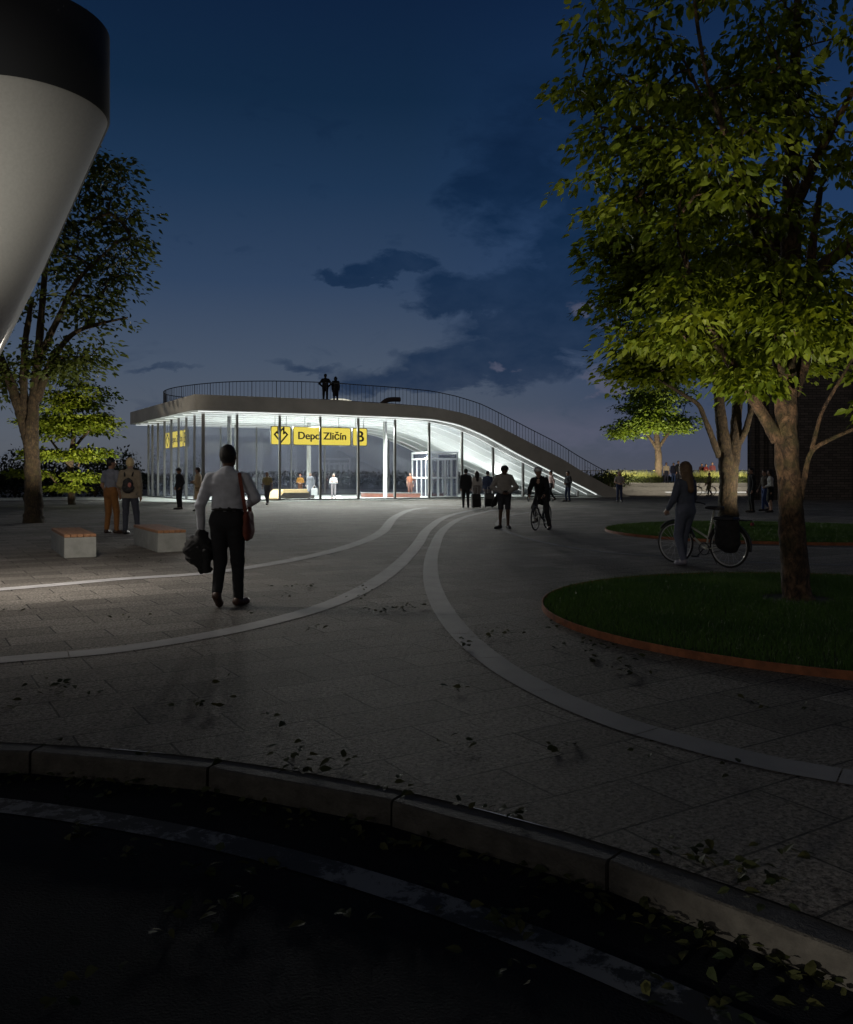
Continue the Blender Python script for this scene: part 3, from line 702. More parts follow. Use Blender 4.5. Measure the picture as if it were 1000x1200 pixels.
# ================================================================== BENCHES
def bench(loc, rz, label):
    g = thing('plaza_bench', label, 'bench', loc, rz, 'concrete benches with wooden tops')
    MB().box((0, 0, .185), (.54, 2.3, .37), bev=.012).build('block', CONC_B, g)
    for i in range(5): MB().box((-.2176+.1088*i, 0, .4), (.1, 2.3, .055), bev=.006).build('slat', WOODB, g)
    MB().box((0, 0, .3715), (.5, 2.2, .01)).build('spacer', BLACK, g); return g
def bench_at(pxl, pyl, pxr, pyr, ang, lab):
    a = np.array(gp(pxl, pyl)); c = np.array(gp(pxr, pyr)); m_ = (a+c)/2; ax = np.array([-sin(ang), cos(ang)]); p = m_+ax*1.17
    return bench((p[0], p[1], 0.0), ang, lab)
bench_at(76, 654.5, 113, 653.5, R(29), 'concrete bench with a wooden top, the one nearer the big left tree')
bench_at(186, 648, 218, 646.5, R(30), 'concrete bench with a wooden top beside the man carrying his jacket')

# ================================================================== TREES
LEAF_V = np.array([(0, 0, 0), (.22, .27, .045), (.55, .25, .03), (1, 0, -.12), (.55, -.25, .03), (.22, -.27, .045), (.45, 0, -.01)], float)
LEAF_F = np.array([(0, 5, 6), (5, 4, 6), (4, 3, 6), (3, 2, 6), (2, 1, 6), (1, 0, 6)])
def leaves_mesh(name, pos, axis, nrm, size, tint):
    n = len(pos); ax = axis/np.linalg.norm(axis, axis=1)[:, None]
    bt = np.cross(nrm, ax); bt /= np.linalg.norm(bt, axis=1)[:, None]+1e-9; nz = np.cross(ax, bt)
    L = LEAF_V[None, :, :]*size[:, None, None]
    V = pos[:, None, :]+L[..., :1]*ax[:, None, :]+L[..., 1:2]*bt[:, None, :]+L[..., 2:]*nz[:, None, :]
    F = (LEAF_F[None]+np.arange(n)[:, None, None]*len(LEAF_V)).reshape(-1, 3)
    return mesh_np(name, V.reshape(-1, 3), F, False, np.repeat(tint, len(LEAF_V)))
def lobes(rng, spec, n, shell=.45, gap=.0, freq=.9, floor=None):
    """cluster points in a union of ellipsoids (x,y,z,rx,ry,rz,weight)"""
    W = np.array([s[6] for s in spec]); W = W/W.sum(); out = []
    while len(out) < n:
        s = spec[rng.choice(len(spec), p=W)]; d = rng.normal(size=3); d /= np.linalg.norm(d); r = rng.random()**shell
        p = np.array(s[:3])+d*r*np.array(s[3:6])
        if floor is not None and p[2] < floor(p): continue
        if mnoise.noise(Vector(p*freq)+Vector((3.1, 7.7, 1.3))) < gap-.35: continue
        out.append(p)
    return np.array(out)
def tree(name, label, loc, paths, clusters, leafn, lsize, spread, leafm, barkm, seed=1, twig=.007, group=None, tiers=.32, droop=.45, base_noise=.1):
    rng = np.random.default_rng(seed); g = thing(name, label, 'tree', loc, 0, group)
    nodes = []; rad = []; par = []; tb = MB()
    for pts, rr in paths:
        cp = cr(pts, 14); rs = np.interp(np.linspace(0, 1, len(cp)), np.linspace(0, 1, len(rr)), rr); n0 = len(tb.v)
        tb.tube(cp, list(rs), 20)
        for i in range(len(cp)):
            c = Vector(cp[i])
            for j in range(20):
                v = Vector(tb.v[n0+i*20+j]); d = v-c
                f = 1+base_noise*1.5*mnoise.noise(v*3.2)+base_noise*.9*mnoise.noise(Vector((v.x*12, v.y*12, v.z*8)))+base_noise*.7*mnoise.noise(Vector((v.x*30, v.y*30, v.z*9)))
                tb.v[n0+i*20+j] = tuple(c+d*f)
        for p, r in zip(cp, rs):
            if p[2] > .8 or True: nodes.append(np.array(p)); rad.append(r); par.append(-1)
    ntr = len(nodes); lowz = min(clusters[:, 2]); P = np.array(nodes)
    d0 = np.array([np.min(np.linalg.norm(P-c, axis=1)) for c in clusters]); order = np.argsort(d0)
    cnt = [0.0]*ntr; chains = []; NP = np.zeros((ntr+len(clusters)*5, 3)); NP[:ntr] = P; m_ = ntr
    ok = np.zeros(len(NP), bool); ok[:ntr] = P[:, 2] > min(lowz*.8, .6*np.max(P[:, 2]))
    for ci in order:
        c = clusters[ci]; dv = c-NP[:m_]; dd = np.linalg.norm(dv, axis=1)+.5*np.maximum(0, -dv[:, 2])+(~ok[:m_])*50
        j = int(np.argmin(dd)); p = NP[j]; L = np.linalg.norm(c-p); mid = (p+c)/2+np.array([0, 0, .10*L])+rng.normal(size=3)*.07*L
        ch = [j]
        for q in (.25, .5, .75, 1.0):
            x = (1-q)**2*p+2*q*(1-q)*mid+q*q*c; NP[m_] = x; ok[m_] = True; par.append(ch[-1]); cnt.append(0.0); ch.append(m_); m_ += 1
        chains.append(ch)
        k_ = m_-1
        while k_ >= ntr: cnt[k_] += 1; k_ = par[k_]
    bb = tb
    for ch in chains:
        rs = [twig*max(1, cnt[k_])**.45 if k_ >= ntr else None for k_ in ch]
        rs[0] = min(rs[1]*1.15, rad[ch[0]]*.9) if rs[0] is None else min(rs[0], rs[1]*1.1)
        bb.tube([NP[k_] for k_ in ch], rs, 5)
    tb.build('trunk', barkm, g, smooth=True)
    # leaves in flat sprays round every twig end
    N = len(clusters)*leafn; cc = np.repeat(clusters, leafn, axis=0)
    off = np.clip(rng.normal(size=(N, 3)), -1.7, 1.7)*spread*np.array([1, 1, tiers]); off[:, 2] -= .25*np.hypot(off[:, 0], off[:, 1])
    pos = cc+off; ctr = np.array([0, 0, np.mean(clusters[:, 2])])
    ax = off*np.array([1, 1, .3])+rng.normal(size=(N, 3))*spread*.5; outw = cc-ctr; outw[:, 2] = 0
    outw /= np.linalg.norm(outw, axis=1)[:, None]+.3; ax += outw*spread*.5; ax[:, 2] -= droop*spread*(.5+rng.random(N))
    nr = rng.normal(size=(N, 3))*.5+np.array([0, 0, 1.0])
    sz = lsize*(.5+.95*rng.random(N)); tint = np.clip(np.repeat(rng.random(len(clusters)), leafn)*.5+rng.random(N)*.5, 0, 1)
    link('crown', leaves_mesh('crown', pos, ax, nr, sz, tint), leafm, g); return g

LEAF_A = m_leaf('leaf_bright', (.07, .115, .012), (.16, .2, .022), .42)
LEAF_B = m_leaf('leaf_dark', (.045, .07, .02), (.09, .115, .03), .35)
LEAF_C = m_leaf('leaf_yellow', (.11, .18, .03), (.2, .28, .055), .45)
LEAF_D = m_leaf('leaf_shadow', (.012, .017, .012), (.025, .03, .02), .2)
BARK_A = m_bark('bark_brown', (.022, .014, .009), (.24, .145, .085), 5, (.06, .06, .018))
BARK_B = m_bark('bark_grey', (.022, .016, .010), (.105, .072, .038), 6, (.05, .045, .016))

rg = np.random.default_rng(5)
NT_ = (4.19, 9.67, .02)
def n_(px, py, dy=0.0): Y = 9.67+dy; return (xat(px, Y)-4.19, dy, zat(py, Y)-.02)
pn = [([(.02, 0, -.05), (.01, 0, .12), (-.03, 0, .6), (-.07, 0, 1.2), (-.11, 0, 1.9), n_(921, 462), n_(919, 400, .1), n_(925, 320, .15), n_(927, 240, .2), n_(930, 120, .3), n_(938, -60, .3)], [.25, .165, .142, .13, .126, .128, .13, .115, .1, .07, .03]),
      ([n_(912, 515, .0), n_(893, 483, -.05), n_(866, 440, -.2), n_(836, 393, -.3), n_(815, 340, -.4), n_(790, 260, -.4)], [.085, .07, .058, .05, .04, .02]),
      ([n_(925, 470, .0), n_(937, 440, .1), n_(946, 410, .2), n_(950, 370, .3), n_(951, 300, .4), n_(962, 220, .5)], [.09, .08, .07, .06, .05, .03]),
      ([n_(920, 400, .1), n_(908, 352, .0), n_(898, 310, -.2), n_(888, 270, -.4), n_(862, 190, -.6), n_(830, 100, -.8)], [.1, .085, .075, .065, .045, .02]),
      ([n_(924, 345, .1), n_(940, 330, .2), n_(968, 308, .3), n_(1000, 285, .4), n_(1060, 230, .5)], [.1, .085, .075, .065, .03]),
      ([n_(938, 590, .0), n_(943, 560, -.1), n_(951, 530, -.2), n_(975, 514, -.3), n_(1010, 498, -.4), n_(1050, 470, -.5)], [.03, .03, .026, .022, .02, .012]),
      ([n_(951, 530, -.2), n_(957, 505, -.2), n_(965, 480, -.2), n_(985, 445, -.3), n_(1000, 420, -.3)], [.024, .022, .02, .016, .01]),
      ([n_(922, 330, .15), n_(900, 260, .6), n_(860, 180, 1.1), n_(800, 110, 1.5)], [.08, .06, .045, .02]),
      ([n_(926, 260, .2), n_(960, 180, -.3), n_(1010, 90, -.8)], [.07, .05, .02])]
spec = [(0, .1, 6.0, 2.55, 2.5, 2.6, 5), (-1.5, -.3, 4.7, 1.15, 1.5, 1.0, 2.0), (-1.6, .2, 6.3, .95, 1.6, 1.2, 1.3), (-.75, -.6, 3.25, 1.2, 1.0, .5, 2.2), (-1.55, -.1, 3.05, .55, .7, .22, .6),
        (.1, -1.0, 3.0, .8, .6, .35, 1.0), (.8, -.6, 2.9, .7, .8, .35, .9), (.55, -.6, 2.25, .3, .4, .14, .25), (1.8, 0, 4.6, 1.2, 1.6, 1.5, 1.5), (-.7, -.3, 2.55, .5, .5, .15, .35)]
cl = lobes(rg, spec, 450, .5, .16, 1.1)
tree('broadleaf_tree', 'large broad leaved tree lit from below in the nearest round grass bed', NT_, pn, cl, 52, .104, .18, LEAF_A, BARK_A, 3, .006, 'trees around the plaza', .26, 1.0)

def m2(px, py, dy=0.0): Y = 24.2+dy; return (xat(px, Y)-8.55, dy, zat(py, Y))
pm = [([(0, 0, -.05), (0, 0, .4), m2(853, 585), m2(854, 560), m2(850, 530), m2(846, 500), m2(842, 460), m2(838, 400, .3), m2(840, 330, .3)], [.34, .27, .25, .25, .2, .16, .14, .11, .06]),
      ([m2(856, 556), m2(861, 530), m2(863, 495), m2(866, 450, .3), m2(872, 390, .4), m2(885, 300, .5)], [.2, .17, .15, .12, .1, .05]),
      ([m2(843, 536), m2(835, 515, -.3), m2(826, 492, -.6), m2(818, 475, -.8), m2(798, 462, -1), m2(770, 445, -1.2)], [.1, .085, .07, .06, .05, .025]),
      ([m2(866, 520), m2(874, 505, -.3), m2(884, 472, -.6), m2(905, 430, -.9), m2(940, 380, -1)], [.1, .085, .07, .055, .025]),
      ([m2(842, 450), m2(815, 400, -.5), m2(770, 340, -1), m2(730, 290, -1.2)], [.11, .08, .06, .025])]
spec = [(-.2, 0, 7.3, 3.5, 3.4, 2.7, 5), (-2.6, -.6, 6.9, 1.5, 1.6, 1.4, 2), (-1.9, -.8, 4.9, 1.6, 1.5, .7, 1.6), (1.2, -.8, 4.8, 1.7, 1.5, .7, 1.2), (-3.1, -.2, 8.0, .95, 1.2, .7, .8), (-2.6, -.5, 4.4, .9, .9, .3, .6)]
tree('broadleaf_tree', 'forked tree in the farther round grass bed, behind the woman with the bicycle', (8.55, 24.2, .03), pm, lobes(rg, spec, 400, .5, .04, .5), 42, .2, .42, LEAF_A, BARK_B, 4, .012, 'trees around the plaza', .28, .45)

def m3(px, py, dy=0.0): Y = 27+dy; return (xat(px, Y)+12.42, dy, zat(py, Y))
pl = [([(0, 0, -.05), (0, 0, .3), m3(39, 575), m3(38, 545), m3(37, 515), m3(39, 480), m3(42, 450), m3(46, 400), m3(52, 330, .3), m3(60, 240, .5)], [.37, .28, .255, .245, .235, .18, .15, .12, .09, .04]),
      ([m3(36, 520), m3(28, 495), m3(19, 466), m3(8, 437), m3(-6, 400), m3(-30, 330)], [.22, .18, .16, .14, .1, .05]),
      ([m3(8, 437), m3(-8, 432), m3(-40, 410), m3(-70, 370)], [.12, .1, .07, .03]),
      ([m3(43, 470), m3(52, 444), m3(62, 420), m3(85, 392), m3(115, 380), m3(150, 372)], [.14, .12, .1, .075, .055, .025]),
      ([m3(30, 500), m3(28, 450), m3(30, 400), m3(38, 350)], [.14, .12, .1, .06]),
      ([m3(46, 420), m3(70, 370, -.3), m3(90, 330, -.5), m3(130, 290, -.6)], [.11, .09, .07, .03])]
spec = [(.2, .2, 9.4, 3.0, 2.8, 3.0, 4), (2.3, 0, 9.0, 1.35, 1.6, 1.5, 1.8), (2.0, -.2, 6.3, 1.5, 1.5, .9, 1.4), (.9, 0, 5.2, 1.6, 1.5, .5, .9), (-1.9, 0, 7.2, 1.8, 1.8, 1.3, 1.5), (1.9, 0, 11.2, 1.0, 1.2, 1.0, .9), (-1.6, 0, 4.6, 1.3, 1.3, .6, .6)]
tree('broadleaf_tree', 'tall dark tree with a forked trunk at the left, beside the pale canopy', (-12.42, 27, 0), pl, lobes(rg, spec, 340, .5, .12, .55), 38, .18, .36, LEAF_B, BARK_B, 6, .013, 'trees around the plaza', .45, .35)

spec = [(0, 0, 5.4, 2.0, 2.0, 1.3, 2.2), (1.2, 0, 4.3, 1.8, 1.6, .6, 1.6), (-.9, 0, 4.1, 1.8, 1.6, .7, 1.3), (.9, -.3, 2.7, 1.7, 1.3, .35, 1.0), (-1.2, -.3, 2.7, 1.4, 1.2, .3, .7), (.9, -.5, 1.55, 1.1, .8, .2, .5), (-1.9, -.4, 1.7, .9, .6, .14, .35), (.1, -.5, 1.0, .7, .5, .12, .3)]
ps = [([(0, 0, -.05), (0, 0, .6), (-.05, 0, 1.6), (0, 0, 2.6), (.1, 0, 3.6), (0, 0, 5.2), (.05, 0, 6.2)], [.2, .17, .15, .14, .11, .07, .03]),
      ([(.0, 0, .7), (.3, -.1, 1.2), (.45, -.2, 2.0), (.8, -.3, 2.7)], [.06, .05, .045, .02]), ([(-.03, 0, 1.9), (-.5, -.1, 2.6), (-1.2, 0, 3.5), (-1.8, 0, 4.2)], [.08, .07, .05, .02]),
      ([(.05, 0, 2.8), (.7, 0, 3.6), (1.5, 0, 4.3), (2.2, 0, 4.6)], [.08, .07, .05, .02])]
tree('small_tree', 'small tree with low tiers of brightly lit leaves at the left', (-18.3, 44, 0), ps, lobes(rg, spec, 300, .6, .0, .7), 42, .2, .34, LEAF_A, BARK_B, 8, .012, 'trees around the plaza', .22, .3)

spec = [(-.3, 0, 7.0, 3.6, 3.4, 2.2, 3), (-1.8, 0, 5.2, 2.2, 2.0, .9, 1.4), (1.6, 0, 5.3, 2.0, 2.0, .9, 1.2), (-3.2, 0, 4.6, .9, 1.0, .5, .4)]
pf = [([(0, 0, -.05), (0, 0, .5), (.05, 0, 2.0), (-.05, 0, 3.4), (-.2, 0, 5), (-.3, 0, 7.5)], [.42, .34, .3, .26, .17, .08]),
      ([(-.02, 0, 2.8), (-.8, 0, 4.0), (-2.0, 0, 5.2)], [.16, .12, .05]), ([(0, 0, 3.0), (.9, 0, 4.3), (1.9, 0, 5.6)], [.16, .12, .05])]
tree('broadleaf_tree', 'round tree brightly lit from below on the far terrace', (20.35, 75, .9), pf, lobes(rg, spec, 200, .5, .1, .5), 40, .3, .5, LEAF_C, BARK_B, 9, .02, 'trees around the plaza', .32, .3)

# dark bushes at the left, behind the small tree
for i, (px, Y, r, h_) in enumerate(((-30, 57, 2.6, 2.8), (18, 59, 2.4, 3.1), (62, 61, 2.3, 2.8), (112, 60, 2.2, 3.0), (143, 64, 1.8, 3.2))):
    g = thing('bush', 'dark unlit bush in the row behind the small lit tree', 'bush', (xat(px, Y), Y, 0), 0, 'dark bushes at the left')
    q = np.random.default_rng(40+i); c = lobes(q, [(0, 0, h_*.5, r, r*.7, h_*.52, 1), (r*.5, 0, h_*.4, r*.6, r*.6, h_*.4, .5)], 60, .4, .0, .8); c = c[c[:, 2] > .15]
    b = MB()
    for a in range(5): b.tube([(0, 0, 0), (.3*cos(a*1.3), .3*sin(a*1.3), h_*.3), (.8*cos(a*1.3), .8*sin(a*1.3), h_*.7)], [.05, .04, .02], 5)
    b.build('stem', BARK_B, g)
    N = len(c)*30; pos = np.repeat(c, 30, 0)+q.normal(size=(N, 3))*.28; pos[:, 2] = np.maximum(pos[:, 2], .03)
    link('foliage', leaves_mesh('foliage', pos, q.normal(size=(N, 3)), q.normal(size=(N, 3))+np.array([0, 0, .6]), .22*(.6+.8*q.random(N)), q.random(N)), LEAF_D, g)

# far-off wood on the horizon: one mass
q = np.random.default_rng(70); N = 42000
xs = q.uniform(-190, 190, N); ys = q.uniform(125, 150, N)
top = np.array([2.0+.5*mnoise.noise(Vector((x*.035, 0, 5)))+.2*mnoise.noise(Vector((x*.16, 2, 5))) for x in xs]); top = np.where(xs > 10, top*.75, top+.1)
pos = np.stack([xs, ys, -.1+np.maximum(top, .5)*q.random(N)**.6], 1)
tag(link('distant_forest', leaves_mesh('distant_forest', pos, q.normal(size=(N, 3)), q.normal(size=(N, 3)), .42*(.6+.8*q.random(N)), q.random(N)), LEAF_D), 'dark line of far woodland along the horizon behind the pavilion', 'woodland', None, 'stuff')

# ------------------------------------------------------------------ round grass beds
def blades(n, inside, z0, hmin, hmax, wd, rng, lean=.35):
    pos = []
    P = inside(n, rng); n = len(P); h_ = rng.uniform(hmin, hmax, n); a = rng.uniform(0, 2*pi, n); l_ = rng.normal(size=(n, 2))*lean
    base = np.column_stack([P, np.full(n, z0)]); s = np.column_stack([np.cos(a), np.sin(a), np.zeros(n)])*wd/2
    m_ = base+np.column_stack([l_*h_[:, None]*.35, h_*.6]); t_ = base+np.column_stack([l_*h_[:, None], h_])
    V = np.stack([base-s, base+s, m_+s*.7, m_-s*.7, t_], 1).reshape(-1, 3); k = np.arange(n)[:, None]*5
    F = np.concatenate([k+np.array([0, 1, 2]), k+np.array([0, 2, 3]), k+np.array([3, 2, 4])]); 
    return V, F, np.repeat(rng.random(n), 5)
GRASS = m_leaf('grass_blade', (.03, .08, .018), (.08, .15, .035), .3)
GRASS_Y = m_leaf('ornamental_grass', (.26, .32, .08), (.55, .56, .22), .4)
def bed(cx, cy, r, n, hmin, hmax, wd, seed, lab, lab2, tr_):
    g = thing('bed_edging', lab, 'edging', (cx, cy, 0), 0, 'corten rings round the grass beds'); b = MB(); K = 120
    prof_ = [(r-.012, -.05), (r-.012, .066), (r, .066), (r, -.05)]
    b.grid([[(rr*cos(2*pi*i/K), rr*sin(2*pi*i/K), z) for rr, z in prof_] for i in range(K+1)]); b.build('ring', CORTEN, g)
    b = MB(); b.v = [(0, 0, .08)]; rings = 8
    for j in range(1, rings+1):
        for i in range(K): q_ = j/rings; b.v.append(((r-.014)*q_*cos(2*pi*i/K), (r-.014)*q_*sin(2*pi*i/K), .03+.05*(1-q_**2)))
    b.f = [[0, 1+i, 1+(i+1) % K] for i in range(K)]
    for j in range(rings-1):
        for i in range(K): b.f.append([1+j*K+i, 1+(j+1)*K+i, 1+(j+1)*K+(i+1) % K, 1+j*K+(i+1) % K])
    b.build('soil', SOIL, g)
    def ins(n, rng):
        a = rng.uniform(0, 2*pi, n); rr = (r-.03)*np.sqrt(rng.random(n)); P_ = np.column_stack([rr*np.cos(a), rr*np.sin(a)]); return P_[np.hypot(P_[:, 0]-tr_[0], P_[:, 1]-tr_[1]) > .36+.12*rng.random(n)]
    V, F, T = blades(n, ins, 0, hmin, hmax, wd, np.random.default_rng(seed)); T = np.clip(.45*T+.55*np.repeat([.5+.9*mnoise.noise(Vector((x*1.1, y*1.1, seed))) for x, y in V[::5, :2]], 5), 0, 1)
    rr2 = (V[:, 0]**2+V[:, 1]**2)/(r*r); V[:, 2] += .03+.05*(1-np.minimum(rr2, 1))
    o = link('grass', mesh_np('grass', V, F, False, T), GRASS); o.location = (cx, cy, 0); tag(o, lab2, 'grass', None, 'stuff')
bed(4.62, 9.12, 3.36, 110000, .03, .08, .006, 21, 'rust coloured edging ring around the nearest grass bed', 'short dark lawn grass in the nearest round bed', (-.43, .55))
bed(9.0, 22.3, 4.25, 50000, .04, .09, .014, 22, 'rust coloured edging ring around the farther grass bed', 'short dark lawn grass in the farther round bed', (-.45, 1.9))

# ------------------------------------------------------------------ terrace hedges and ornamental grasses
def hedge(px0, px1, lab, lab2, seed):
    q = np.random.default_rng(seed); Y = 68.5; x0, x1 = xat(px0, Y), xat(px1, Y); cx = (x0+x1)/2; L = x1-x0
    g = thing('planter_hedge', lab, 'hedge', (cx, Y, .9), 0, 'hedges on the terrace')
    N = int(L*500); pos = np.column_stack([q.uniform(-L/2, L/2, N), q.uniform(-.35, .35, N), q.uniform(.02, .5, N)])
    link('foliage', leaves_mesh('foliage', pos, q.normal(size=(N, 3)), q.normal(size=(N, 3)), .13*(.7+.6*q.random(N)), q.random(N)), LEAF_B, g)
    MB().box((0, 0, .2), (L*.98, .5, .4)).build('stems', SOIL, g)
    V, F, T = blades(int(L*520), lambda n, r: np.column_stack([r.uniform(-L/2, L/2, n), r.uniform(.45, 2.4, n)]), .0, .45, 1.15, .03, q, .3)
    o = link('ornamental_grass', mesh_np('ornamental_grass', V, F, False, T), GRASS_Y); o.location = (cx, Y, .9); tag(o, lab2, 'grass', None, 'stuff')
hedge(714, 776, 'low clipped hedge at the foot of the far terrace tree', 'pale grasses lit up at the foot of the far terrace tree', 31)
hedge(812, 884, 'low clipped hedge on the terrace left of the brick building', 'pale grasses lit up left of the brick building', 32)
g = thing('bush', 'dark shrub at the foot of the pavilion roof slope', 'bush', (14.2, 66.5, .5), 0)
q = np.random.default_rng(37); N = 1500; pos = q.normal(size=(N, 3))*np.array([.9, .5, .28])+np.array([0, 0, .75]); pos[:, 2] = np.maximum(pos[:, 2], .02)
link('foliage', leaves_mesh('foliage', pos, q.normal(size=(N, 3)), q.normal(size=(N, 3)), .16*(.7+.6*q.random(N)), q.random(N)), LEAF_B, g)
MB().tube([(0, 0, -.4), (0, 0, .5), (.1, 0, .9)], [.06, .05, .03], 6).build('stem', BARK_B, g)

# ------------------------------------------------------------------ fallen leaves
LEAF_F_ = m_leaf('fallen_leaf', (.012, .022, .008), (.05, .05, .016), .08, .7)
spots = [(60,803,9),(72,806,9),(82,815,7),(232,828,12),(155,722,6),(335,883,8),(400,893,9),(365,738,7),(455,715,9),(470,717,7),(432,690,6),(545,871,6),(653,880,7),
 (560,748,8),(575,744,7),(545,757,6),(620,745,6),(655,760,7),(720,785,9),(790,998,10),(820,1006,12),(870,1022,14),(900,1030,10),(335,700,5),(350,688,5),(290,720,4),(440,718,6),
 (180,640,4),(195,660,5),(700,770,8),(740,790,9),(690,755,6),(875,825,6),(940,830,6),(330,688,4),(360,690,4),(410,700,5),(25,715,6),(15,833,7),(130,640,5),(150,655,5),(240,652,5),(470,712,9),
 (640,735,6),(800,760,4),(715,760,8),(745,772,7),(260,800,4),(310,845,5),(520,810,4),(760,880,4),(850,905,5),(600,955,5),(930,1000,6),
 (100,914,9),(150,915,8),(180,921,8),(335,937,12),(352,942,10),(465,962,12),(475,987,8),(590,1002,12),(630,1025,14),(600,1078,8),(612,1092,8),(590,1146,7),(830,1110,10),(870,1104,16),(900,1132,14),
 (95,976,10),(272,1062,9),(235,1022,8),(312,1020,8),(200,1092,7),(78,1167,7),(850,1185,10),(760,1150,7),(960,1152,12),(545,985,9),(700,1060,10),(780,1095,10),(420,955,8),(250,925,9),(60,905,8),(520,1045,6),(400,1090,5),(150,1000,7)]
q = np.random.default_rng(90); PP = []; AX = []; NR = []; SZ = []
for (px, py, k_) in spots:
    x, y = gp(px, py); z = 0.0
    if (x-CX)**2+(y-CY)**2 < RK**2: z = -.12; x, y = gp(px, py, z)
    if (x-CX)**2+(y-CY)**2 > RK**2 and z < 0: z = 0
    sp = .03+.009*y
    for i in range(k_):
        p = np.array([x, y])+q.normal(size=2)*sp; rr = np.hypot(p[0]-CX, p[1]-CY)
        if (z < 0 and rr > RK-.03) or (z == 0 and rr < RK+.02): continue
        lift = q.random()*.025
        PP.append((p[0], p[1], z+.014+lift)); a = q.uniform(0, 2*pi); AX.append((cos(a), sin(a), q.normal()*.25)); NR.append((q.normal()*.45, q.normal()*.45, 1)); SZ.append(q.uniform(.035, .07))
for i in range(170):
    a = q.uniform(R(38), R(85)); rr = RK-abs(q.normal()*.12)-.04
    PP.append((CX+rr*cos(a), CY+rr*sin(a), -.12+.012+q.random()*.02)); a = q.uniform(0, 2*pi); AX.append((cos(a), sin(a), q.normal()*.25)); NR.append((q.normal()*.45, q.normal()*.45, 1)); SZ.append(q.uniform(.03, .065))
tag(link('fallen_leaves', leaves_mesh('fallen_leaves', np.array(PP), np.array(AX), np.array(NR), np.array(SZ), q.random(len(PP))), LEAF_F_), 'fallen leaves scattered over the paving, kerb and road', 'leaves', None, 'stuff')

